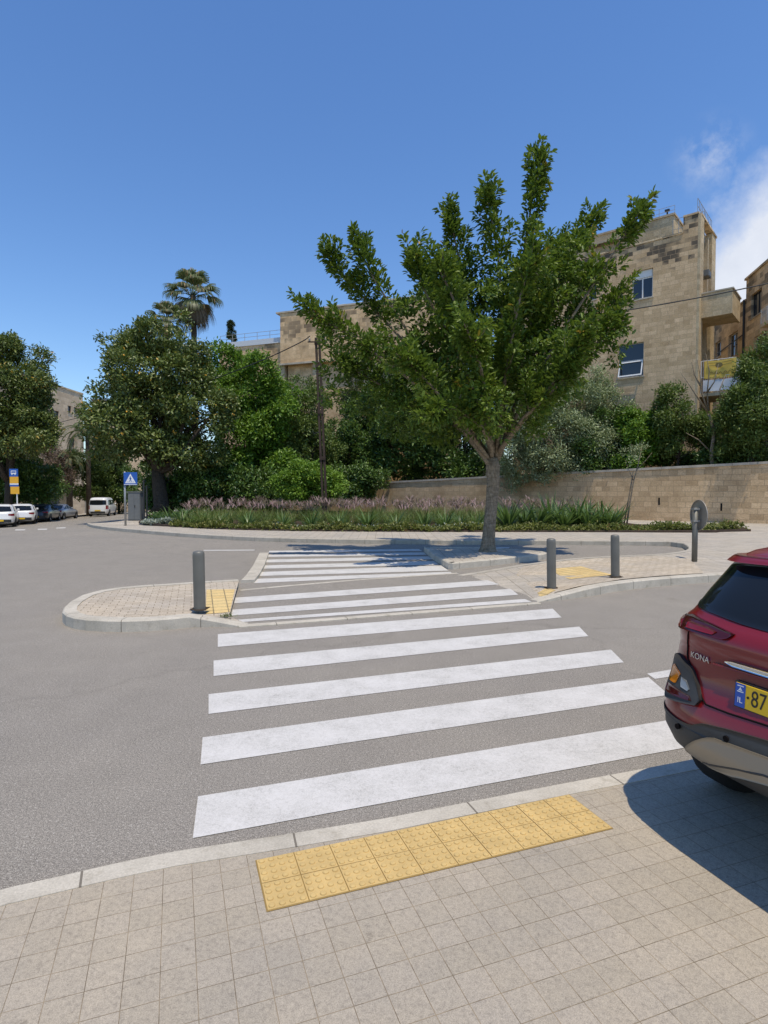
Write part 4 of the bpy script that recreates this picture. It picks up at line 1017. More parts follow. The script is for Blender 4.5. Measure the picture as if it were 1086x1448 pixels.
def railing(name, pts, h, parent, m='grey_metal', n_rail=3, post=1.2, r=.02, bars=0):
    mb = MB(); P = [Vector(p) for p in pts]
    for a, b_ in zip(P[:-1], P[1:]):
        for k in range(n_rail): mb.tube([a+Vector((0,0,h*(k+1)/n_rail)), b_+Vector((0,0,h*(k+1)/n_rail))], r*.8, 6)
        n = max(1, int((b_-a).length/post))
        for i in range(n+1): mb.tube([a.lerp(b_, i/n), a.lerp(b_, i/n)+Vector((0,0,h))], r, 6)
        if bars:
            nb = max(1, int((b_-a).length/bars))
            for i in range(nb+1): mb.tube([a.lerp(b_, i/nb)+Vector((0,0,.05)), a.lerp(b_, i/nb)+Vector((0,0,h))], r*.45, 5)
    return mb.build(name, M[m], parent)

# ---- garden wall
GF = local_frame(WP, -WD)
gw = fr_empty('garden_wall', GF, 'long honey coloured stone garden wall behind the planting bed', 'wall')
wtop = lambda x: 2.88 + .03*(x+.7)          # local x runs to the right
b = MB(); xs = list(range(-40, 19, 2))
for a, c in zip(xs[:-1], xs[1:]):
    b.add([(a,0,-.4),(c,0,-.4),(c,.45,-.4),(a,.45,-.4),(a,0,wtop(a)),(c,0,wtop(c)),(c,.45,wtop(c)),(a,.45,wtop(a))], [(0,1,5,4),(4,5,6,7),(2,3,7,6)])
b.build('wall', M['stone_wall'], gw)
b = MB(); x = -40
while x < 18:
    c = min(18, x+random.uniform(.9,1.3)); e = .006
    z0, z1 = wtop(x)+.003, wtop(c)+.003; j = random.uniform(-.006,.006)
    b.add([(x+e,-.05+j,z0),(c-e,-.05+j,z1),(c-e,.5,z1),(x+e,.5,z0),(x+e,-.05+j,z0+.13),(c-e,-.05+j,z1+.13),(c-e,.5,z1+.13),(x+e,.5,z0+.13)], [(0,3,2,1),(4,5,6,7),(0,1,5,4),(1,2,6,5),(2,3,7,6),(3,0,4,7)])
    x = c
b.build('coping', M['coping'], gw)
for px, py in ((851,713),(932,709),(1020,717)):
    x, z = on_plane(GF, px, py); b = MB(); b.box(x-.04, x+.04, -.012, .03, z-.20, z+.20); b.build('drain_slot', M['dark'], gw)

# ---- main apartment house, right
HK = 36.6/34
def hz(z): return 1.73+(z-1.73)*HK
HC = np.array([.5297*36.6, 36.6]); HF = local_frame(HC, -WD)
h = fr_empty('apartment_house', HF, 'tall weathered stone apartment house with two white windows and a boxy side balcony', 'building')
ops = [rect(HF,893,382,923,422), rect(HF,874,486,910,533), rect(HF,832,402,843,424)]
zp = on_plane(HF, 966, 330)[1]; zq = on_plane(HF, 977, 305)[1]; xp = on_plane(HF, 966, 330)[0]
b = MB(); wall_open(b, -12.5, xp, 0, zp, ops, 0, .32); b.box(xp+.001, 0, 0, .32, 0, zq); b.build('front_wall', M['stone_main'], h)
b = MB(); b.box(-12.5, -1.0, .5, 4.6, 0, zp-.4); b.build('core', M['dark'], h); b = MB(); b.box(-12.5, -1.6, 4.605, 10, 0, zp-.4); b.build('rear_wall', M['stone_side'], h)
b = MB(); b.box(-12.5, xp-.003, -.05, .36, zp+.002, zp+.10); b.box(xp-.003, .05, -.05, .36, zq+.002, zq+.12); b.build('parapet_coping', M['stone_far'], h)
w1 = window(h, ops[0], 0, 2, .075, shutter=(ops[0][3]-ops[0][2])*.26)
w2 = window(h, ops[1], 0, 1, .06, bars=(ops[1][2]*.5+ops[1][3]*.5,), fmat='grey_metal')
xa,xb,za,zb = ops[1]; zm = (za+zb)/2; b = MB()     # lower sash pushed open at the foot
def sash(mb, x0, x1, ztop, zlow, out, w_):
    for (p, q_) in (((x0,0),(x0+w_,1)),((x1-w_,0),(x1,1))):
        mb.add([(p[0],.10,ztop),(q_[0],.10,ztop),(q_[0],.10-out,zlow),(p[0],.10-out,zlow),(p[0],.14,ztop),(q_[0],.14,ztop),(q_[0],.14-out,zlow),(p[0],.14-out,zlow)],[(0,3,2,1),(4,5,6,7),(0,1,5,4),(1,2,6,5),(2,3,7,6),(3,0,4,7)])
    for (f0,f1) in ((0,.08),(.92,1)):
        z0=ztop+(zlow-ztop)*f0; z1=ztop+(zlow-ztop)*f1; y0=.098-out*f0; y1=.098-out*f1
        mb.add([(x0,y0,z0),(x1,y0,z0),(x1,y1,z1),(x0,y1,z1),(x0,y0+.044,z0),(x1,y0+.044,z0),(x1,y1+.044,z1),(x0,y1+.044,z1)],[(0,3,2,1),(4,5,6,7),(0,1,5,4),(1,2,6,5),(2,3,7,6),(3,0,4,7)])
sash(b, xa+.06, xb-.06, zm-.05, za+.03, .32, .07); sh = b.build('open_sash', M['frame_white'], w2)
window(h, ops[2], 0, 1, .06)
# side wing
D = 4.7
b = MB(); b.box(.001, .14, .0, .95, 0, zq); b.box(-.9, -.28, .34, D, 0, zq-.1); b.box(-.28, .10, 3.55, D, 0, zq-.02)
b.build('side_wall', M['stone_side'], h)
b = MB(); b.box(-.275, -.02, 1.0, 1.35, 5, hz(17.2)); b.box(-.275, -.02, 2.9, 3.2, 5, hz(17.2)); b.build('pilaster', M['stone_plain'], h)
b = MB(); b.box(-.3, .16, .33, D+.05, zq+.005, zq+.12); b.build('side_coping', M['stone_far'], h)
so_ = MB(); so_.box(-.27, -.20, 1.8, 2.5, hz(15.0), hz(16.3)); sw = so_.build('window', M['frame_white'], h)
b = MB(); b.box(-.2, -.19, 1.87, 2.43, hz(15.08), hz(16.22)); b.build('pane', M['glass'], sw)
b = MB(); b.box(-.2, .28, 1.7, 2.5, hz(14.55), hz(14.9)); b.box(.28,.3,1.85,2.35,hz(14.6),hz(14.85)); b.build('air_conditioner', M['cabinet'], h)
bz0 = hz(11.8); bz1 = on_plane(HF, 990, 413)[1]
b = MB(); b.box(.142, 1.84, .55, .72, bz0, bz1); b.box(1.67, 1.84, .722, 3.2, bz0, bz1); b.box(-.2, 1.668, 3.1, 3.2, bz0+.1, bz1); b.box(-.2, 1.668, .722, 3.0, bz0, bz0+.2)
b.build('balcony', M['stone_side'], h)
b = MB(); b.box(.1, 1.9, .50, .78, bz1+.003, bz1+.09); b.box(1.62, 1.9, .782, 3.25, bz1+.003, bz1+.09); b.build('balcony_coping', M['coping'], h)
zb0 = on_plane(HF, 1020, 552)[1]; zb1 = on_plane(HF, 1020, 505)[1]
b = MB(); b.box(-.25, 2.15, .5, 3.6, zb0-.2, zb0); b.build('lower_balcony', M['stone_side'], h)
railing('balcony_railing', [(.2,.55,zb0),(2.1,.55,zb0),(2.1,3.5,zb0)], zb1-zb0, h, 'white_paint', 2, .9, .022, bars=.12)
# set-back top storey and roof rail
x0s = on_plane(HF, 953, 303, 3.2)[0]; zs = on_plane(HF, 953, 304, 3.2)[1]
b = MB(); b.box(-12, x0s, 3.2, 9.5, zp-.5, zs); b.build('top_storey', M['stone_side'], h)
b = MB(); b.box(-12.1, x0s+.08, 3.12, 9.6, zs+.003, zs+.14); b.build('top_coping', M['stone_plain'], h)
b = MB(); b.box(x0s-3.3, x0s-.9, 3.0, 3.198, zp+1.0, zp+1.12); b.box(x0s-6, x0s-3.6, 2.7, 3.198, zp+1.9, zp+2.05); b.build('ledge', M['stone_plain'], h)
b = MB(); b.lathe([(.16,0),(.2,.1),(.2,.55),(.1,.62),(0.001,.63)], 10, (x0s-.75, 3.0, zp+.6)); b.build('water_meter_box', M['rust'], h)
b = MB(); b.tube([(x0s-.5,3.5,zs),(x0s-.5,3.5,zs+.5)], .06, 6); b.box(x0s-.65,x0s-.35,3.4,3.6,zs+.5,zs+.62); b.build('roof_vent', M['dark_metal'], h)
railing('roof_railing', [(-.1,4.3,zq+.12),(-.1,.25,zq+.12)], .95, h, 'grey_metal', 2, .45, .02)
railing('roof_railing', [(x0s+.15,2.4,zp),(-.95,2.4,zp),(-.15,2.4,zp)], zq+1.07-zp, h, 'grey_metal', 3, .35, .02)
railing('roof_railing', [(x0s-3.0,3.4,zs+.14),(x0s,3.4,zs+.14)], .6, h, 'grey_metal', 2, .9, .018)
# banner and sheet hung on the lower balcony are things of their own
def hang(name, px0, py0, px1, py1, m, label, cat, yoff, wav):
    x0_, x1_, z0_, z1_ = rect(HF, px0, py0, px1, py1, yoff); root = HF[0]+HF[2]*yoff
    nx, nz = 24, 10; V=[]; Fs=[]
    for s in (0, .012):
        for j in range(nz+1):
            for i in range(nx+1):
                u_, v_ = i/nx, j/nz
                V.append(((x0_+(x1_-x0_)*u_), s-.02*wav*math.sin(u_*11+v_*3)-.03*wav*v_*math.sin(u_*7), z1_+(z0_-z1_)*v_-.05*wav*math.sin(u_*math.pi)))
    n = (nx+1)*(nz+1)
    for j in range(nz):
        for i in range(nx):
            a = j*(nx+1)+i; Fs += [(a+nx+1,a+nx+2,a+1,a), (n+a,n+a+1,n+a+nx+2,n+a+nx+1)]
    mb = MB(); mb.add(V, Fs); o = mb.build(name, M[m], smooth=True); o.location = tuple(root); o.rotation_euler = (0,0,math.atan2(HF[1][1],HF[1][0]))
    tag(o, label, cat); return o, (x0_, x1_, z0_, z1_)
bo, br_ = hang('banner', 996, 508, 1041, 533, 'banner', 'yellow printed banner tied to the lower balcony railing of the apartment house', 'banner', .50, 1)
mb = MB(); x0_, x1_, z0_, z1_ = br_
mb.lathe([(.001,0),(.2,0),(.2,.01),(.001,.012)], 20)
em = MB(); em.v = [((x0_+x1_)/2-.05+p[0], -.055-p[2], (z1_*.68+z0_*.32)+p[1]*.8) for p in mb.v]; em.f = mb.f; em.m = mb.m
zc = z0_*.75+z1_*.25
pts = [(x0_+.35+i*.05, -.06, zc+.09*math.sin(i*1.25)+.03*math.sin(i*.4)) for i in range(26)]
em.tube(pts, .018, 5)
em.tube([(x0_+.2,-.06,z1_-.15),(x0_+.75,-.06,z1_-.2)], .015, 5); em.tube([(x1_-.75,-.06,z1_-.2),(x1_-.15,-.06,z1_-.14)], .015, 5)
em.tube([(x0_+.2,-.06,z1_-.32),(x0_+.7,-.06,z1_-.35)], .012, 5); em.tube([(x1_-.75,-.06,z1_-.36),(x1_-.2,-.06,z1_-.3)], .012, 5)
em.build('print', M['banner_ink'], bo)
hang('sheet', 994, 535, 1050, 551, 'sheet', 'white sheet hung under the yellow banner', 'sheet', .47, .8)

# ---- stone building at the far right
RF = local_frame((23.7, 36.0), (-.196, -.981))
r_ = fr_empty('stone_building', RF, 'brown stone building with flat roofs at the right edge behind the bushes', 'building')
zr = on_plane(RF, 1040, 437)[1]; zr2 = on_plane(RF, 1062, 391)[1]; xl = on_plane(RF, 1055, 420)[0]
opr = [rect(RF,1030,471,1043,504), rect(RF,1011,483,1019,505), rect(RF,1062,412,1077,446), rect(RF,1066,472,1084,500)]
b = MB(); wall_open(b, -12, xl, 0, zr, [o for o in opr[:2]], 0, .3); wall_open(b, xl+.001, 4, 0, zr2, opr[2:], 0, .3); b.build('wall', M['stone_far'], r_)
b = MB(); b.box(-12, 4, .45, 6, 0, zr-.2); b.box(xl+.3, 3.9, .45, 6, zr-.2, zr2-.2); b.build('core', M['stone_far'], r_)
b = MB(); b.box(-12.1, xl-.003, -.06, 6, zr+.003, zr+.13); b.box(xl-.08, 4.1, -.1, 6, zr2+.003, zr2+.14); b.build('roof', M['stone_far'], r_)
for i, o in enumerate(opr): window(r_, o, 0, 2 if i in (0, 2, 3) else 1, .06, fmat='frame_white' if i in (0, 1, 3) else 'dark_metal')
cx_ = on_plane(RF, 1052, 428)[0]; b = MB(); b.box(cx_-.3, cx_+.3, .5, 1.0, zr+.13, zr+1.0); b.build('chimney', M['stone_far'], r_); b = MB(); b.box(2.2, 2.9, .5, 1.2, zr2+.14, zr2+.8); b.build('chimney', M['stone_far'], r_)
b = MB(); b.tube([(xl-.1,-.08,zr-4.5),(xl-.1,-.08,zr+.1)], .07, 8); b.tube([(-9,-.07,zr-2.4),(xl-.1,-.07,zr-2.2)], .04, 6); b.build('drain_pipe', M['dark_metal'], r_)
railing('balcony_railing', [(-.3,-.5,zr-2.6),(4,-.5,zr-2.6)], .9, r_, 'white_paint', 2, .8, .02, bars=.14)
b = MB(); b.box(-.35, 4, -.55, -.003, zr-2.8, zr-2.6); b.build('balcony', M['stone_far'], r_)

# ---- house in the middle distance
P0_ = dp(397, 600, 60.0); CF = local_frame(P0_[:2], (.94, -.34))
c_ = fr_empty('stone_house', CF, 'flat roofed old stone house with a railed terrace above the middle trees', 'building')
zc1 = on_plane(CF, 400, 443)[1]; zc2 = on_plane(CF, 360, 486)[1]; zl = on_plane(CF, 430, 514)[1]
b = MB(); b.box(0, 17, 0, 8, zl, zc1); b.box(.55, 17, .55, 8, 0, zl-.001); b.build('block', M['stone_center'], c_)
b = MB(); b.box(-.45, 17.1, -.08, 8.1, zc1+.003, zc1+.16); b.box(-.0, 5.0, -.16, -.003, zl-.02, zl+.16); b.build('cornice', M['coping'], c_)
b = MB(); b.box(.0, .42, .1, .54, 2, zl-.003); b.box(3.6, 4.0, .1, .54, 2, zl-.003); b.build('pilaster', M['stone_side'], c_)
b = MB(); b.box(-7.8, -.003, .6, 8, 0, zc2); b.build('terrace_wing', M['stone_center'], c_)
b = MB(); b.box(-7.9, -.005, .5, .9, zc2+.003, zc2+.55); b.build('parapet', M['sheet'], c_)
railing('terrace_railing', [(-7.7,.7,zc2+.55),(-.1,.7,zc2+.55)], .8, c_, 'grey_metal', 2, 1.3, .025)
b = MB(); b.tube([(3.2,1,zc1+.16),(3.2,1,zc1+1.1)], .03, 5); b.build('vent_pipe', M['dark_metal'], c_); b = MB(); b.tube([(8.4,2,zc1+.16),(8.4,2,zc1+3.2)], .04, 5); b.tube([(7.6,2,zc1+2.6),(9.2,2,zc1+2.6)], .03, 5); b.tube([(7.9,2,zc1+2.9),(8.9,2,zc1+2.9)], .03, 5); b.build('antenna', M['dark_metal'], c_)
b = MB(); b.box(5.0, 6.4, 2, 3.2, zc1+.16, zc1+.9); b.build('water_tank', M['white_paint'], c_)

# ---- house at the left
LF = local_frame((-41.6, 72.0), (0, 1))
l_ = fr_empty('stone_house', LF, 'pinkish stone house with small square windows behind the left trees', 'building')
zlh = on_plane(LF, 90, 549.5)[1]; xr = on_plane(LF, 117, 560)[0]
opl = [rect(LF,96,574,101,584), rect(LF,104.5,576,109.5,584), rect(LF,76.5,581,83.5,601), rect(LF,98,620,106,632)]
b = MB(); wall_open(b, -16, xr, -1.5, zlh, opl, 0, .3); b.build('wall', M['stone_left'], l_)
b = MB(); b.box(-16, xr-.05, .5, 8, -1.5, zlh-.1); b.build('core', M['stone_left'], l_)
b = MB(); b.box(-16.05, xr+.06, -.08, 8, zlh+.003, zlh+.2); b.build('roof_edge', M['stone_far'], l_)
for o in opl: window(l_, o, 0, 1, .07, fmat='dark_metal')
o_ = dp(132, 640, 92); SF = local_frame(o_[:2], (1, .25)); s_ = fr_empty('small_house', SF, 'small grey roofed house far behind the white van', 'building')
zz0 = on_plane(SF, 140, 584)[1]; zz1 = on_plane(SF, 140, 566)[1]
b = MB(); b.box(-.5, 7.5, .3, 5, -2, zz0); wall_open(b, 0, 6.5, zz0+.001, zz1, [rect(SF,135,567.5,141,579)], .3, .3); b.box(.0, 6.5, .95, 4.5, zz0+.001, zz1-.01); b.build('wall', M['stone_left'], s_)
b = MB(); b.box(-.3, 6.8, .0, 4.8, zz1+.003, zz1+.22); b.build('roof', M['cabinet'], s_)

# ---- gate pillar and gate
gp = dp(91, 714, 61); root = empty('gate_pillar', (gp[0], gp[1], gp[2]-.2), 0, 'pale stone gate pillar with a flat cap behind the silver car', 'pillar')
b = MB(); b.box(-.36,.36,-.3,.3,0,2.75); b.build('pillar', M['stone_side'], root); b = MB(); b.box(-.46,.46,-.4,.4,2.753,2.98); b.build('cap', M['coping'], root)
gp2 = dp(77, 714, 61); root = empty('metal_gate', (gp2[0], gp2[1], gp2[2]-.2), 0, 'grey metal gate left of the stone gate pillar', 'gate')
b = MB(); b.box(-.52,.52,.04,.06,.1,1.7); b.build('gate_panel', M['cabinet'], root); b = MB()
for x in (-.52,-.2,.12,.46): b.box(x,x+.06,-.01,.035,.05,1.8)
b.box(-.52,.52,-.02,-.012,1.75,1.82); b.build('gate_frame', M['dark_metal'], root)

# ================================================================== STREET FURNITURE
def bollard_meshes():
    b = MB(); b.lathe([(.082,-.02),(.082,.80),(.080,.838),(.070,.856),(.045,.866),(.0005,.868)], 32); return b
def bollard(px, py, ptop, r, z, tilt, label, plate=None):
    p = at(px, py, z); root = empty('bollard', tuple(p), 0, label, 'bollard', 'grey steel bollards')
    k = p[1]/F; hgt = (py-ptop)*k; s = hgt/.868
    b = bollard_meshes(); b.v = [(v[0]*r/.082 + tilt[0]*v[2]*s, v[1]*r/.082 + tilt[1]*v[2]*s, v[2]*s) for v in b.v]
    o = b.build('post', M['bollard'], root, smooth=True)
    bp = MB(); a = .11; bp.box(-a, a, -a, a, .002, .007); bp.build('base_plate', M['soil'], root)
    return root
bollard(282.5, 861, 778, .079, .13, (-.012, 0), 'grey steel bollard standing alone on the rounded left island')
bollard(780, 831.5, 760.5, .077, .085, (-.02, 0), 'grey steel bollard nearest the crossing on the right island')
bollard(870, 815, 755.5, .077, .15, (-.02, 0), 'grey steel bollard between the other right island bollard and the round sign')

def sign_disc():
    p = at(982, 790.5, .15); root = empty('round_sign', tuple(p), 0, 'round traffic sign seen from its dull grey back on a short post', 'sign')
    k = p[1]/F; zc = (790.5-728)*k; R = 21.5*k
    b = MB(); b.tube([(0,0,-.05),(0,0,zc+.17)], .062, 20); b.build('post', M['bollard'], root, smooth=True)
    nb = np.array([-.83,-.56]); nb /= np.linalg.norm(nb); nb = np.array([-.9996,-.03])
    c = np.array([.085, .028, zc]); sd = np.array([-nb[1], nb[0], 0]); V=[];Fs=[]; n=40
    n3 = np.array([nb[0],nb[1],0])
    for rr, off in ((R*.001,.0),(R*.95,.0),(R,.012),(R,.03),(R*.96,.03),(R*.95,.018)):
        for i in range(n):
            a=2*math.pi*i/n; V.append(c+rr*(math.cos(a)*sd+math.sin(a)*UP)-n3*(.03-off) if False else c+rr*(math.cos(a)*sd+math.sin(a)*UP)+n3*(off-.03))
    for j in range(5):
        for i in range(n): Fs.append((j*n+i,j*n+(i+1)%n,(j+1)*n+(i+1)%n,(j+1)*n+i))
    b = MB(); b.add(V,Fs); b.build('disc', M['sign_back'], root, smooth=False)
    V=[c+R*.94*(math.cos(2*math.pi*i/n)*sd+math.sin(2*math.pi*i/n)*UP)-n3*.034 for i in range(n)]
    b = MB(); b.add(V,[tuple(range(n))]); b.build('face', M['sign_blue'], root)
    for z in (zc-.14, zc+.14):
        b = MB(); b.box(-.07,.075,-.07,.07,z-.02,z+.02); b.build('bracket', M['grey_metal'], root)
sign_disc()

def crossing_sign():
    p = atg(177.5, 741.5, .15); root = empty('crossing_sign', tuple(p), 0, 'blue square pedestrian crossing sign on a pale post at the corner', 'sign')
    Y = p[1]; k = Y/F; h = (741.5-667)*k
    b = MB(); b.tube([(0,0,-.1),(0,0,h)], .05, 12); b.build('post', M['grey_metal'], root, smooth=True)
    x0, x1 = -.5*k, 18.5*k; z1, z0 = (741.5-668)*k, (741.5-686)*k
    b = MB(); b.box(x0,x1,-.085,-.06,z0,z1); pn = b.build('sign_panel', M['sign_blue'], root, bevel=.01)
    cx_, cz = (x0+x1)/2, (z0+z1)/2; s = (x1-x0)
    b = MB(); b.add([(cx_-.40*s,-.088,cz-.33*s),(cx_+.40*s,-.088,cz-.33*s),(cx_,-.088,cz+.38*s)],[(0,1,2)])
    b.add([(cx_-.48*s,-.0865,z0+.02),(cx_+.48*s,-.0865,z0+.02),(cx_+.48*s,-.0865,z0+.045),(cx_-.48*s,-.0865,z0+.045)],[(0,1,2,3)])
    tri = b.build('white_triangle', M['sign_white'], pn)
    b = MB()
    hx, hz = cx_-.01*s, cz+.13*s
    b.add([(hx+.045*s*math.cos(t*.7854),-.0905,hz+.045*s*math.sin(t*.7854)) for t in range(8)],[tuple(range(8))])
    def bar(a,c,w_):
        d=np.array([c[0]-a[0],c[1]-a[1]]);d=d/np.linalg.norm(d)*w_*s;nx,nz=-d[1],d[0]
        b.add([(cx_+a[0]*s-nx,-.0905,cz+a[1]*s-nz),(cx_+c[0]*s-nx,-.0905,cz+c[1]*s-nz),(cx_+c[0]*s+nx,-.0905,cz+c[1]*s+nz),(cx_+a[0]*s+nx,-.0905,cz+a[1]*s+nz)],[(0,1,2,3)])
    bar((0,.08),(0.0,-.08),.038); bar((0,-.06),(.08,-.2),.022); bar((0,-.06),(-.08,-.2),.022); bar((0,.07),(.09,-.03),.018); bar((0,.07),(-.09,-.03),.018)
    b.build('walking_figure', M['sign_blue'], tri)
    for i in range(5):
        b = MB(); bar((-.26+i*.11,-.24),(-.2+i*.11,-.24),.02); b.build('crossing_stripe', M['sign_blue'], tri)
crossing_sign()

def bus_sign():
    Y = 42.5; p = dp(24.5, 715, Y); z = gz(p[0])+.13; root = empty('bus_stop_sign', (p[0], p[1], z), 0, 'tall yellow and blue bus stop flag sign standing behind the white cars', 'sign')
    k = Y/F; Z = lambda py: dp(24, py, Y)[2]-z
    b = MB(); b.tube([(0,0,-.1),(0,0,Z(664))], .045, 10); b.build('post', M['white_paint'], root, smooth=True)
    x0, x1 = -9.3*k, 2.8*k
    b = MB(); b.box(x0,x1,-.09,-.05,Z(674),Z(663)); b1 = b.build('route_panel', M['sign_blue'], root)
    b = MB(); b.box(x0+.02,x1+.02,-.088,-.05,Z(683.5),Z(674.15)); b.build('notice_panel', M['sign_yellow'], root)
    b = MB(); b.box(x0+.02,x1+.02,-.088,-.05,Z(685.5),Z(683.6)); b.build('white_band', M['sign_white'], root)
    b = MB(); b.box(x0+.02,x1+.02,-.088,-.05,Z(688),Z(685.6)); b.build('blue_band', M['sign_blue'], root)
    b = MB(); b.box(x0+.06,x1+.06,-.088,-.05,Z(698.5),Z(688.1)); b.build('timetable', M['sign_yellow'], root)
    b = MB(); w_ = x1-x0; c = (x0+x1)/2; zc = Z(668.3)
    b.box(c-.3*w_,c+.3*w_,-.098,-.0905,zc-.1,zc+.14); b.box(c-.24*w_,c-.12*w_,-.098,-.0905,zc-.17,zc-.103); b.box(c+.12*w_,c+.24*w_,-.098,-.0905,zc-.17,zc-.103)
    ic = b.build('bus_symbol', M['sign_white'], b1)
    b = MB(); b.box(c-.24*w_,c+.24*w_,-.102,-.0985,zc-.01,zc+.09); b.build('bus_window', M['sign_blue'], ic)
bus_sign()

cb = dp(190, 735, 33.5); root = empty('utility_cabinet', (cb[0], cb[1], gz(cb[0])+.12), 0, 'grey utility cabinet behind the blue crossing sign post', 'cabinet')
b = MB(); b.box(-.36,.36,0,.5,0,1.62); b.build('body', M['cabinet'], root, bevel=.015)
b = MB(); b.box(-.33,-.006,-.022,-.002,.08,1.55); b.build('door', M['cabinet'], root); b = MB(); b.box(.006,.33,-.022,-.002,.08,1.55); dd = b.build('door', M['cabinet'], root)
b = MB(); b.box(.03,.06,-.05,-.023,.75,.9); b.build('handle', M['dark_metal'], dd)
b = MB(); b.box(-.40,.40,-.04,.54,1.623,1.68); b.build('lid', M['cabinet'], root)
for px, hh, lb in ((204, 2.2, 'thin dark post just right of the grey utility cabinet'), (208, 1.9, 'thin dark post second to the right of the grey utility cabinet')):
    pp = dp(px, 737, 33.2); b = MB(); b.tube([(0,0,-.1),(0,0,hh)], .05, 10); b.lathe([(.06,hh),(.06,hh+.05),(.001,hh+.08)], 10); o = b.build('post', M['dark_metal']); o.location = (pp[0], pp[1], gz(pp[0])+.12)
    tag(o, lb, 'post')

def utility_pole():
    b0 = dp(460, 706, 30.5); b0[2] = .12; root = empty('utility_pole', tuple(b0), 0, 'rusty twin rail utility pole rising out of the planting bed', 'pole')
    tp = dp(449, 478, 30.5)-b0
    for s in (-1, 1):
        b = MB(); q = lambda t, dx, dy: tuple(tp*t + np.array([dx, dy, 0]))
        for (x0,x1,y0,y1) in ((-.055,.055,-.1,-.08),(-.015,.015,-.08,.08),(-.055,.055,.08,.1)):
            V=[]
            for t in (-.02,1): V += [q(t,x0+s*.085,y0),q(t,x1+s*.085,y0),q(t,x1+s*.085,y1),q(t,x0+s*.085,y1)]
            b.add(V,[(0,3,2,1),(4,5,6,7),(0,1,5,4),(1,2,6,5),(2,3,7,6),(3,0,4,7)])
        b.build('rail', M['rust'], root)
    for t in (.1,.35,.6,.85,.97):
        b = MB(); c = tp*t; b.box(c[0]-.16,c[0]+.16,-.135,-.105,c[2]-.09,c[2]+.09); b.build('tie_plate', M['rust'], root)
    b = MB(); c = tp*.98
    b.box(c[0]-.5,c[0]+.5,-.19,-.14,c[2]-.08,c[2]-.02); br = b.build('cross_arm', M['rust'], root)
    for x in (-.4,.4):
        b = MB(); b.lathe([(.03,0),(.06,.04),(.04,.08),(.06,.12),(.02,.17),(.001,.18)],10,(c[0]+x,-.165,c[2]-.018)); b.build('insulator', M['sign_back'], br, smooth=True)
    b = MB(); c = tp*.48; b.tube([tuple(c+np.array([-.12,-.1,.1])),tuple(c+np.array([-.4,-.12,.02])),tuple(c+np.array([-.45,-.12,.2]))],.02,6); b.build('hook', M['dark_metal'], root)
    return b0+tp
ptop = utility_pole()
def cable(label, a, c, mids, r=.028):
    P = [np.array(a)] + [np.array(m) for m in mids] + [np.array(c)]
    P = smooth_line(np.array(P), 3); b = MB(); o0 = P[0]
    b.tube([tuple(p-o0) for p in P], r, 6); o = b.build('overhead_cable', M['wire'], smooth=True); o.location = tuple(o0); tag(o, label, 'cable')
cable('black overhead cable crossing the apartment house towards the right edge', ptop+np.array([.4,0,.1]), dp(1140,388,27), [dp(640,478,29.8), dp(780,455,29), dp(880,440,28.4), dp(990,421,27.8), dp(1086,401,27.3)])
cable('black overhead cable descending left from the utility pole over the green tree', ptop+np.array([-.4,0,.1]), dp(52,606,62), [dp(430,482,31.5), dp(380,506,33), dp(330,526,35), dp(280,545,38), dp(220,565,43), dp(120,588,55)])

# ================================================================== VEHICLES
M['car_red'] = paint_car('red_metallic_paint', (.185,.006,.007), 0, .32)
M['car_white'] = paint_car('white_car_paint', (.72,.72,.71), 0, .3)
M['car_dark'] = paint_car('dark_grey_car_paint', (.045,.048,.052), .3, .3)
M['car_silver'] = paint_car('silver_blue_car_paint', (.27,.29,.33), .5, .32)
M['cladding'] = simple('grey_plastic_cladding', (.045,.045,.043), .6, var=.08, nscale=40, spec=.4)
M['skid'] = simple('champagne_skid_plate', (.30,.265,.21), .45, .25)
M['car_glass'] = glass_mat('tinted_car_glass', (.010,.012,.014), .05); M['car_glass'].node_tree.nodes['Principled BSDF'].inputs['Specular IOR Level'].default_value = .35
M['tyre'] = simple('tyre_rubber', (.02,.02,.02), .85, spec=.25)
M['rim'] = simple('alloy_rim', (.42,.42,.43), .35, .85)
M['chrome'] = simple('chrome', (.75,.78,.82), .12, 1)
M['lens_red'] = glass_mat('red_lens', (.20,.008,.010), .1)
M['lens_dark_red'] = glass_mat('dark_red_lens', (.06,.006,.008), .1)
M['lens_amber'] = glass_mat('amber_lens', (.50,.16,.01), .12)
M['lens_clear'] = glass_mat('clear_lens', (.22,.24,.25), .08)
M['head_lamp'] = glass_mat('head_lamp_lens', (.55,.58,.6), .05)
M['plate_yellow'] = simple('plate_yellow', (.80,.50,.015), .4)
M['plate_blue'] = simple('plate_blue', (.02,.09,.42), .4)
M['ink'] = simple('plate_ink', (.015,.015,.015), .5)
M['seam'] = simple('panel_gap', (.008,.006,.006), .8, spec=.1)

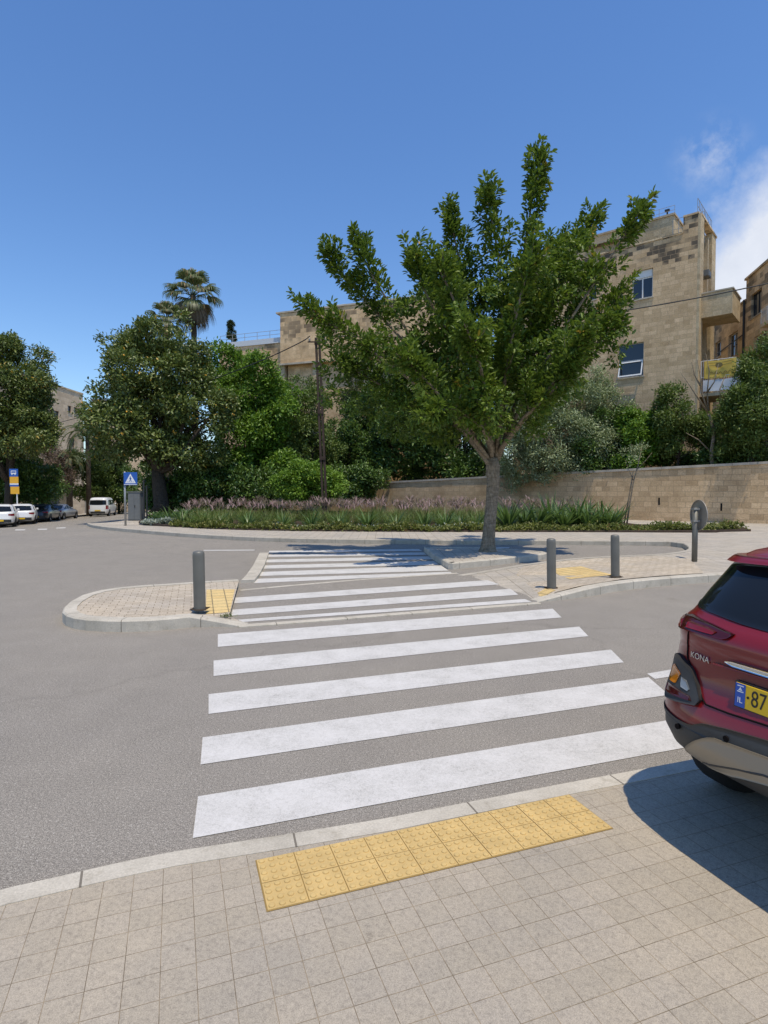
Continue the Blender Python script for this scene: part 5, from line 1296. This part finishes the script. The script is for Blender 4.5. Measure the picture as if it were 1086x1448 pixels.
class Loft:
    """car shell: at each height a rounded plan outline from w0 (rear) to w1 (front), half width hw; local X right, Y forward"""
    def __init__(s, lv, p=5.5): s.lv = np.array(lv); s.p = p
    def prof(s, z): return [np.interp(z, s.lv[:,0], s.lv[:,k]) for k in (1,2,3)]
    def rear(s, u, z, off=0.0):
        w0,w1,hw = s.prof(z); A=(w1-w0)/2; q=max(0.,1-abs(u/hw)**s.p)**(1/s.p); return (u, (w0+w1)/2-A*q-off, z)
    def front(s, u, z, off=0.0):
        w0,w1,hw = s.prof(z); A=(w1-w0)/2; q=max(0.,1-abs(u/hw)**s.p)**(1/s.p); return (u, (w0+w1)/2+A*q+off, z)
    def side(s, w, z, sg, off=0.0):
        w0,w1,hw = s.prof(z); A=(w1-w0)/2; t=min(.9999,abs((w-(w0+w1)/2)/A)); q=(1-t**s.p)**(1/s.p); return (sg*(hw*q+off), w, z)
    def shell(s, za, zb, n=112, steps=None, cap_top=False, cap_bot=False):
        zs = sorted({za, zb, *[z for z in s.lv[:,0] if za < z < zb]}); Z=[]
        for a,b_ in zip(zs[:-1], zs[1:]): Z += list(np.linspace(a,b_,3))[:-1]
        Z.append(zs[-1]); V=[];Fs=[]
        for z in Z:
            w0,w1,hw = s.prof(z); A=(w1-w0)/2; c=(w0+w1)/2
            for i in range(n):
                t=2*math.pi*i/n; ct,st=math.cos(t),math.sin(t)
                V.append((hw*math.copysign(abs(st)**(2/s.p),st), c-A*math.copysign(abs(ct)**(2/s.p),ct), z))
        for j in range(len(Z)-1):
            for i in range(n): Fs.append((j*n+i,j*n+(i+1)%n,(j+1)*n+(i+1)%n,(j+1)*n+i)[::-1])
        if cap_top:
            w0,w1,hw = s.prof(zb); V.append((0,(w0+w1)/2,zb+.012)); k=len(V)-1; b0=(len(Z)-1)*n
            Fs += [(b0+(i+1)%n,b0+i,k) for i in range(n)]
        if cap_bot: Fs.append(tuple(range(n)))
        # orient outward
        mb=MB(); mb.add(V,[f[::-1] for f in Fs] if True else Fs); return mb
    def patch(s, f, cols, off=.006, nz=8, skirt=.02):
        """cols: list of (t, zlo, zhi); f(t,z,off)->point. A slightly proud panel with turned-in edges"""
        V=[];Fs=[]; m=len(cols)
        for t,z0,z1 in cols:
            for k in range(nz+1): V.append(f(t, z0+(z1-z0)*k/nz, off))
        nn=nz+1
        for i in range(m-1):
            for k in range(nz): Fs.append((i*nn+k,(i+1)*nn+k,(i+1)*nn+k+1,i*nn+k+1))
        ring=[i*nn for i in range(m)]+[(m-1)*nn+k for k in range(1,nn)]+[i*nn+nz for i in range(m-2,-1,-1)]+[k for k in range(nz-1,0,-1)]
        b0=len(V)
        tz=[(c[0],c[1]) for c in cols]+[(cols[-1][0],cols[-1][1]+(cols[-1][2]-cols[-1][1])*k/nz) for k in range(1,nn)]+[(cols[i][0],cols[i][2]) for i in range(m-2,-1,-1)]+[(cols[0][0],cols[0][1]+(cols[0][2]-cols[0][1])*k/nz) for k in range(nz-1,0,-1)]
        for t,z in tz: V.append(f(t,z,-skirt))
        L=len(ring)
        for i in range(L): Fs.append((ring[i],ring[(i+1)%L],b0+(i+1)%L,b0+i))
        mb=MB(); mb.add(V,Fs); return mb
def poly_cols(poly, n=10):
    us=[p[0] for p in poly]; a,b_=min(us)+1e-4,max(us)-1e-4; out=[]
    for i in range(n+1):
        u_=a+(b_-a)*i/n; zs=[]
        for (p,q_) in zip(poly, poly[1:]+poly[:1]):
            if (p[0]-u_)*(q_[0]-u_) < 0: zs.append(p[1]+(q_[1]-p[1])*(u_-p[0])/(q_[0]-p[0]))
        if len(zs)>=2: out.append((u_,min(zs),max(zs)))
    return out
def mir(poly): return [(-u_,z) for u_,z in poly]
def band(top, bot, n=40):
    """columns between two polylines given for u<=0 and mirrored"""
    def full(l): return l+[(-u_,z) for u_,z in l[::-1] if u_<0]
    t,b_=full(top),full(bot); a=min(t[0][0],b_[0][0]); 
    us=np.linspace(a,-a,n)
    return [(float(u_),float(np.interp(u_,[p[0] for p in b_],[p[1] for p in b_])),float(np.interp(u_,[p[0] for p in t],[p[1] for p in t]))) for u_ in us]
def wheel(parent, x, y, r, wd, sg):
    b=MB(); h=wd/2
    prof=[(r*.62,-h),(r*.9,-h),(r*.985,-h*.75),(r,-h*.4),(r,h*.4),(r*.985,h*.75),(r*.9,h),(r*.64,h),(r*.62,h*.7)]
    b.lathe(prof,28); b.v=[(x+sg*v[2],y+v[0],r+v[1]) for v in b.v]; ty=b.build('wheel',M['tyre'],parent,smooth=True)
    b=MB(); b.lathe([(r*.64,h*.8),(r*.58,h*.62),(r*.56,h*.25)],28)
    for k in range(5):
        a=k*1.2566; c,s_=math.cos(a),math.sin(a); n_=np.array([-s_,c]); d=np.array([c,s_])
        q=[d*r*.08-n_*.045,d*r*.08+n_*.045,d*r*.6+n_*.03,d*r*.6-n_*.03]
        b.add([(p[0],p[1],h*.62) for p in q]+[(p[0],p[1],h*.3) for p in q],[(0,1,2,3),(4,7,6,5),(0,4,5,1),(1,5,6,2),(2,6,7,3),(3,7,4,0)])
    b.lathe([(.001,h*.66),(r*.13,h*.64),(r*.15,h*.3)],14)
    b.v=[(x+sg*v[2],y+v[0],r+v[1]) for v in b.v]; b.build('rim',M['rim'],ty)
def arches(L, root, wys, r, z0, m='cladding'):
    for sg in (-1,1):
        for wy in wys:
            cols=[]
            for i in range(17):
                t=-1+2*i/16; y=wy+t*(r+.055); zt=r+math.sqrt(max(0,(r+.055)**2-(t*(r+.055))**2)); cols.append((y,z0,max(zt,z0+.004)))
            L.patch(lambda w_,z,o,sg=sg: L.side(w_,z,sg,o),cols,.005,6,.02).build('wheel_arch',M[m],root)
def text_mesh(body, size, name, m, parent, loc, rot, extrude=.002, sx=1.0):
    cu=bpy.data.curves.new('lettering_curve','FONT'); cu.body=body; cu.size=size; cu.extrude=extrude; cu.align_x='CENTER'; cu.align_y='CENTER'
    to=bpy.data.objects.new('lettering_tmp',cu); COL.objects.link(to); dg=bpy.context.evaluated_depsgraph_get()
    me=bpy.data.meshes.new_from_object(to.evaluated_get(dg)); bpy.data.objects.remove(to); bpy.data.curves.remove(cu)
    me.materials.clear(); me.materials.append(M[m]); o=bpy.data.objects.new(name,me); COL.objects.link(o); o.parent=parent
    o.location=loc; o.rotation_euler=rot; o.scale=(sx,1,1); return o

def red_car():
    a=math.radians(20); P=(1.598,2.295,.03)
    root=empty('parked_car',P,a-math.pi/2,'dark red compact crossover parked at the right edge, seen from behind','car')
    L=Loft([(.30,.34,3.75,.70),(.36,.15,3.95,.82),(.44,.04,4.08,.875),(.52,.0,4.13,.895),(.62,.0,4.15,.90),(.70,.03,4.14,.90),(.78,.07,4.08,.90),(.86,.085,3.98,.895),(.93,.095,3.8,.88),(1.0,.085,3.5,.865),(1.045,.11,3.1,.85),(1.085,.165,2.95,.825),(1.13,.20,2.88,.805),(1.2,.265,2.78,.785),(1.335,.41,2.45,.745),(1.365,.44,2.36,.72),(1.39,.50,2.28,.69),(1.415,.62,2.15,.63),(1.435,.82,2.0,.52),(1.445,1.05,1.85,.38)])
    L.shell(.585,1.445,cap_top=True).build('body',M['car_red'],root,smooth=True)
    L.shell(.30,.5849,cap_bot=True).build('lower_cladding',M['cladding'],root,smooth=True)
    R_=lambda u_,z,o: L.rear(u_,z,o)
    L.patch(R_,band([(-.80,.60),(-.63,.598),(-.522,.592),(-.457,.594),(-.386,.631),(-.255,.652),(-.082,.672),(0,.676)],[(-.80,.588),(-.3,.57),(0,.57)],60),.010,4,.02).build('bumper_trim',M['cladding'],root,smooth=True)
    sk=[(-.55,.338,.37),(-.505,.352,.466),(-.413,.382,.541),(-.356,.40,.578),(-.313,.415,.594),(-.2,.455,.604),(-.07,.49,.614),(0,.495,.616)]
    cols=[(float(u_),float(np.interp(-abs(u_),[s[0] for s in sk],[s[1] for s in sk])),float(np.interp(-abs(u_),[s[0] for s in sk],[s[2] for s in sk]))) for u_ in np.linspace(-.55,.55,56)]
    skd=L.patch(R_,cols,.016,8,.03).build('skid_plate',M['skid'],root,smooth=True)
    g=MB(); g.tube([L.rear(u_,float(np.interp(-abs(u_),[s[0] for s in sk],[s[1] for s in sk]))+.045,.014) for u_ in np.linspace(-.42,.42,30)],.006,6); g.build('groove',M['cladding'],skd)
    # dark underside below the bumper
    b=MB(); b.box(-.5,.5,1.1,3.3,.2,.302); b.build('underbody',M['tyre'],root)
    # glass
    L.patch(R_,band([(-.70,1.30),(-.62,1.335),(-.3,1.352),(0,1.357)],[(-.76,1.15),(-.70,1.122),(-.651,1.112),(-.474,1.103),(-.321,1.09),(-.219,1.086),(0,1.082)],50),.006,10,.02).build('rear_window',M['car_glass'],root,smooth=True)
    for sg in (-1,1):
        cols=[(w_,1.10+.012*abs(w_-1.7),min(1.375,1.11+.5*(w_-.18)) if w_<1.0 else min(1.375,1.375-.55*max(0,w_-2.2))) for w_ in np.linspace(.30,2.62,32)]
        cols=[(c[0],c[1],max(c[2],c[1]+.01)) for c in cols]
        L.patch(lambda w_,z,o,sg=sg: L.side(w_,z,sg,o),cols,.005,8,.02).build('side_window',M['car_glass'],root,smooth=True)
    L.patch(lambda u_,z,o: L.front(u_,z,o),band([(-.6,1.38),(0,1.39)],[(-.7,1.10),(0,1.09)],30),.005,8,.02).build('windscreen',M['car_glass'],root,smooth=True)
    # spoiler lip over the rear window
    L.patch(R_,band([(-.66,1.372),(0,1.384)],[(-.66,1.342),(-.3,1.352),(0,1.355)],40),.075,4,.03).build('spoiler',M['car_red'],root,smooth=True)
    b=MB(); b.tube([(.0,1.3,1.44),(.0,1.22,1.50),(0,1.10,1.53)],[.03,.022,.008],8); b.build('roof_antenna',M['car_red'],root,smooth=True)
    lamp=[(-.70,1.062),(-.626,1.077),(-.451,1.066),(-.317,1.050),(-.323,1.034),(-.367,1.018),(-.524,1.014),(-.60,1.008),(-.70,.998)]
    inner=[(-.60,1.055),(-.455,1.052),(-.40,1.043),(-.42,1.028),(-.524,1.026),(-.60,1.022)]
    outer=[(-.71,1.055),(-.655,1.060),(-.650,1.012),(-.71,1.005)]
    cl=[(-.735,.78),(-.716,.845),(-.68,.868),(-.626,.873),(-.521,.84),(-.422,.722),(-.429,.695),(-.55,.672),(-.68,.652),(-.735,.690)]
    am=[(-.70,.79),(-.665,.822),(-.61,.805),(-.588,.79),(-.603,.742),(-.69,.735)]
    rv=[(-.575,.782),(-.535,.778),(-.495,.748),(-.505,.738),(-.56,.742)]
    rd=[(-.69,.722),(-.60,.728),(-.472,.722),(-.462,.706),(-.60,.690),(-.69,.682)]
    for f_ in (lambda q: q, mir):
        lp=L.patch(R_,poly_cols(f_(lamp),16),.012,4,.02).build('tail_lamp',M['lens_dark_red'],root,smooth=True)
        L.patch(R_,poly_cols(f_(inner),10),.0155,3,.01).build('lamp_lens',M['lens_red'],lp,smooth=True)
        L.patch(R_,poly_cols(f_(outer),4),.0155,3,.01).build('lamp_lens',M['lens_red'],lp,smooth=True)
        c_=L.patch(R_,poly_cols(f_(cl),20),.022,8,.03).build('lamp_cluster',M['cladding'],root,smooth=True)
        L.patch(R_,poly_cols(f_(am),8),.026,4,.01).build('amber_lens',M['lens_amber'],c_,smooth=True)
        L.patch(R_,poly_cols(f_(rv),8),.0262,4,.01).build('reverse_lens',M['lens_clear'],c_,smooth=True)
        L.patch(R_,poly_cols(f_(rd),10),.0258,4,.01).build('reflector',M['lens_dark_red'],c_,smooth=True)
        for sp in ((-.53,.56),(-.25,.615)):
            p=L.rear(f_([sp])[0][0],sp[1],.004); q_=L.rear(f_([sp])[0][0],sp[1],.016); b=MB(); b.tube([p,q_],.013,14); b.build('parking_sensor',M['seam'],root)
        # tailgate shut line
        gl=f_([(-.575,1.004),(-.590,.937),(-.578,.873),(-.507,.815),(-.437,.733),(-.40,.709),(-.277,.711),(-.10,.722),(0,.724)])
        b=MB(); b.tube([L.rear(u_,z,.001) for u_,z in resample(np.array(gl),.02)],.0045,6); b.build('shut_line',M['seam'],root)
        # bumper crease catching the light
    # chrome strip and plate recess
    ch=L.patch(R_,band([(-.335,.926),(-.30,.934),(0,.938)],[(-.335,.922),(-.30,.912),(0,.912)],36),.022,4,.03).build('chrome_strip',M['chrome'],root,smooth=True)
    L.patch(R_,band([(-.40,.902),(0,.908)],[(-.40,.896),(0,.900)],36),.016,2,.02).build('tailgate_ledge',M['car_red'],root,smooth=True)
    b=MB(); b.box(-.268,.268,-.0,.03,-.075,.058); pl=b.build('number_plate',M['ink'],root); y0=L.rear(0,.80,0)[1]; pl.location=(0,y0-.016,.805); pl.rotation_euler=(-.06,0,0)
    b=MB(); b.box(-.260,.260,-.006,-.0005,-.052,.052); pf=b.build('plate_face',M['plate_yellow'],pl,bevel=.002)
    b=MB(); b.box(-.259,-.212,-.0085,-.0065,-.051,.051); b.build('plate_band',M['plate_blue'],pf)
    text_mesh('IL',.034,'country_letters','sign_white',pf,(-.235,-.0095,-.022),(math.pi/2,0,0),.0004)
    b=MB()
    for z_ in (.041,.016): b.box(-.250,-.220,-.0095,-.0087,z_-.002,z_+.002)
    b.add([(-.245,-.0092,.021),(-.225,-.0092,.021),(-.235,-.0092,.037)],[(0,1,2)]); b.build('flag',M['sign_white'],pf)
    text_mesh('87',.100,'plate_number','ink',pf,(-.150,-.0072,-.001),(math.pi/2,0,0),.0006,.72)
    b=MB(); b.lathe([(.001,0),(.006,0),(.006,.001)],10); b.v=[(v[0]-.199,-.0072-v[2],v[1]) for v in b.v]; b.build('plate_dot',M['ink'],pf)
    u_=-.488; p=L.rear(u_,.900,.005); p2=L.rear(u_+.02,.900,.005); an=math.atan2(p2[1]-p[1],.02)
    text_mesh('KONA',.041,'lettering','chrome',root,p,(math.pi/2-.05,0,an),.003,1.0)
    # lower body sides, wheels, mirrors, lamps at the front
    r=.33
    arches(L,root,(.78,3.28),r,.31)
    for sg in (-1,1):
        for wy in (.78,3.28): wheel(root,sg*.795,wy,r,.215,sg)
        L.patch(lambda w_,z,o,sg=sg: L.side(w_,z,sg,o),[(w_,.57,.60) for w_ in np.linspace(.5,3.5,20)],.006,2,.02).build('side_trim',M['cladding'],root,smooth=True)
        b=MB(); b.tube([(sg*.80,2.42,1.10),(sg*.93,2.42,1.12)],.02,8); b.lathe([(.001,-.08),(.07,-.07),(.085,0),(.07,.07),(.001,.08)],12,(sg*.97,2.42,1.13)); b.build('wing_mirror',M['car_red'],root,smooth=True)
        for w_ in (1.62,):
            b=MB(); b.box(-.008,.012,w_-.09,w_+.09,.93,.955); hb=b.build('door_handle',M['car_red'],root); hb.location=(sg*(L.prof(.94)[2]+.01),0,0)
        for w_ in (1.1,1.95,2.75):
            b=MB(); b.tube([L.side(w_,z,sg,.001) for z in np.linspace(.62,1.09,16)],.004,5); b.build('shut_line',M['seam'],root)
        L.patch(lambda u_,z,o: L.front(u_,z,o),poly_cols([(sg*.45,.80),(sg*.72,.82),(sg*.72,.72),(sg*.45,.72)],8),.01,3,.02).build('head_lamp',M['head_lamp'],root,smooth=True)
    L.patch(lambda u_,z,o: L.front(u_,z,o),band([(-.42,.78),(0,.80)],[(-.36,.55),(0,.53)],20),.008,6,.02).build('grille',M['seam'],root)
red_car()

HATCH=[(.18,.2,3.95,.70),(.26,.06,4.1,.80),(.36,.0,4.17,.87),(.55,.0,4.2,.89),(.70,.05,4.15,.89),(.82,.08,4.0,.88),(.93,.12,3.5,.865),(.99,.18,3.05,.835),(1.05,.24,2.95,.80),(1.2,.42,2.65,.745),(1.35,.62,2.3,.68),(1.42,.78,2.1,.60),(1.46,1.05,1.85,.45)]
SEDAN=[(.18,.2,4.2,.70),(.26,.06,4.35,.80),(.36,.0,4.42,.86),(.55,.0,4.45,.885),(.72,.04,4.38,.885),(.84,.09,4.1,.87),(.92,.35,3.5,.85),(.97,.62,3.2,.82),(1.05,.85,3.05,.77),(1.2,1.15,2.75,.71),(1.33,1.45,2.4,.65),(1.39,1.65,2.2,.57),(1.42,1.85,2.05,.45)]
VAN=[(.22,.15,4.6,.80),(.32,.02,4.72,.88),(.5,.0,4.78,.94),(.75,.02,4.75,.95),(.95,.05,4.6,.945),(1.05,.07,4.25,.935),(1.15,.09,3.95,.92),(1.4,.15,3.65,.88),(1.65,.22,3.35,.84),(1.78,.30,3.15,.79),(1.85,.42,2.95,.70),(1.89,.7,2.7,.5)]
def street_car(lv, color, label, X, Y, ang, kind, group='cars parked in a row at the left'):
    rz=ang-math.pi/2; root=empty('parked_van' if kind=='van' else 'parked_car',(X,Y,gz(X)),rz,label,'van' if kind=='van' else 'car',group if kind!='van' else None)
    L=Loft(lv,6 if kind=='van' else 5.2); R_=lambda u_,z,o: L.rear(u_,z,o); F_=lambda u_,z,o: L.front(u_,z,o); top=lv[-1][0]
    L.shell(.30,top,cap_top=True,n=72).build('body',M[color],root,smooth=True); L.shell(lv[0][0],.2999,cap_bot=True,n=72).build('lower_bumper',M['cladding'],root,smooth=True)
    if kind=='van': bl,ht,r,wys=1.17,1.62,.34,(.85,3.85); hw=.80
    elif kind=='sedan': bl,ht,r,wys=.985,1.30,.32,(.95,3.6); hw=.66
    else: bl,ht,r,wys=1.02,1.33,.32,(.75,3.3); hw=.70
    L.patch(R_,band([(-hw*.88,ht),(0,ht+.02)],[(-hw,bl),(0,bl-.02)],24),.006,6,.02).build('rear_window',M['car_glass'],root,smooth=True)
    L.patch(F_,band([(-hw*.85,ht),(0,ht+.02)],[(-hw,bl),(0,bl-.02)],24),.006,6,.02).build('windscreen',M['car_glass'],root,smooth=True)
    for sg in (-1,1):
        w0b,w1b,_=L.prof(bl); w0t,w1t,_=L.prof(ht); a=w0b+.42; c=w1b-.40; cols=[]
        for w_ in np.linspace(a,c,26):
            zt=ht
            if w_<w0t+.45: zt=bl+(ht-bl)*(w_-a)/max(.05,(w0t+.45-a))
            if w_>w1t-.30: zt=min(zt,bl+(ht-bl)*(c-w_)/max(.05,(c-w1t+.30)))
            cols.append((w_,bl,max(zt,bl+.008)))
        sw=L.patch(lambda w_,z,o,sg=sg: L.side(w_,z,sg,o),cols,.005,6,.02).build('side_window',M['car_glass'],root,smooth=True)
        for f_ in (.36,.66):
            w_=a+(c-a)*f_; b=MB(); b.tube([L.side(w_,z,sg,.006) for z in np.linspace(bl-.02,ht+.01,8)],.028,6); b.build('window_pillar',M[color if kind!='van' else 'seam'],sw)
        s_=[(sg*.86,.72),(sg*.86,.88),(sg*.5,.86),(sg*.5,.78)] if kind!='van' else [(sg*.90,.75),(sg*.90,1.12),(sg*.72,1.12),(sg*.72,.75)]
        L.patch(R_,poly_cols(s_,8),.012,4,.02).build('tail_light',M['lens_red'],root,smooth=True)
        L.patch(F_,poly_cols([(sg*.48,.62),(sg*.80,.66),(sg*.80,.78),(sg*.48,.74)],8),.012,4,.02).build('head_light',M['head_lamp'],root,smooth=True)
        for wy in wys: wheel(root,sg*(L.prof(.4)[2]-.10),wy,r,.215,sg)
        x=L.side(w1b-.55,bl,sg)[0]; b=MB(); b.lathe([(.001,-.08),(.07,-.06),(.08,0),(.07,.06),(.001,.08)],10,(x+sg*.10,w1b-.62,bl+.05)); b.tube([(x-sg*.02,w1b-.62,bl+.02),(x+sg*.08,w1b-.62,bl+.04)],.025,6); b.build('wing_mirror',M[color],root,smooth=True)
    arches(L,root,wys,r,.24)
    L.patch(R_,band([(-.62,.52),(0,.54)],[(-.66,.32),(0,.31)],20),.008,4,.02).build('bumper_insert',M['cladding'],root,smooth=True)
    zp=.62 if kind=='van' else .46
    y0=L.rear(0,zp)[1]; b=MB(); b.box(-.26,.26,y0-.03,y0-.012,zp-.055,zp+.055); b.build('number_plate',M['plate_yellow'],root)
    L.patch(F_,band([(-.4,.60),(0,.62)],[(-.4,.38),(0,.36)],16),.008,4,.02).build('grille',M['seam'],root)
    return root
hA=math.atan2(.93,-.36)
street_car(HATCH,'car_white','white hatchback cut by the left edge of the photo, nearest in the parked row',-24.0,36.3,hA+.13,'hatch')
street_car(HATCH,'car_white','white hatchback second in the parked row, just left of the dark grey car',-25.5,40.9,hA+.12,'hatch')
street_car(SEDAN,'car_dark','dark grey car parked between the white hatchback and the silver car',-27.3,45.6,hA-.10,'sedan')
street_car(SEDAN,'car_silver','silver blue grey saloon at the far end of the parked row',-29.3,51.0,hA-.26,'sedan')
street_car(VAN,'car_white','white passenger van parked near the blue crossing sign',-28.0,57.0,math.radians(104),'van')

# more greenery closing the view behind the bed and the left street
for px, Y, rx, ry, lf, lb in [(255, 52, 46, 38, 'lf_dark', 'dark shrub behind the trunk of the big evergreen tree'), (330, 54, 52, 40, 'lf_mid', 'mid green shrub under the bright green leafy tree'),
        (405, 55, 46, 38, 'lf_dark', 'dark shrub left of the utility pole behind the round shrub'), (460, 56, 40, 34, 'lf_mid', 'mid green shrub directly behind the utility pole')]:
    tree('shrub', lb, 'shrub', dp(px, 722, Y), [E2(px, 676, Y, rx, ry), E2(px-10, 700, Y, rx, 22)], 44, (.4,.9), 1500, 6, None, .26, .11, 0, lf, spread=.2)


# small weed at the island corner
n_ = 40; az = RNG.random(n_)*6.283; base = np.stack([RNG.normal(size=n_)*.04, RNG.normal(size=n_)*.03, np.zeros(n_)], 1)
V, Fq, k_ = blade_arrays(base, az, .2+RNG.random(n_)*.9, .05+.09*RNG.random(n_), np.full(n_, .012), .6+.6*RNG.random(n_), 3)
wd_ = fast_mesh('weed', V, Fq, M['grass'], np.repeat(RNG.random(n_), k_)); wd_.location = tuple(at(321, 872, .075))
tag(wd_, 'small green weed tuft growing at the corner of the left island', 'weed')
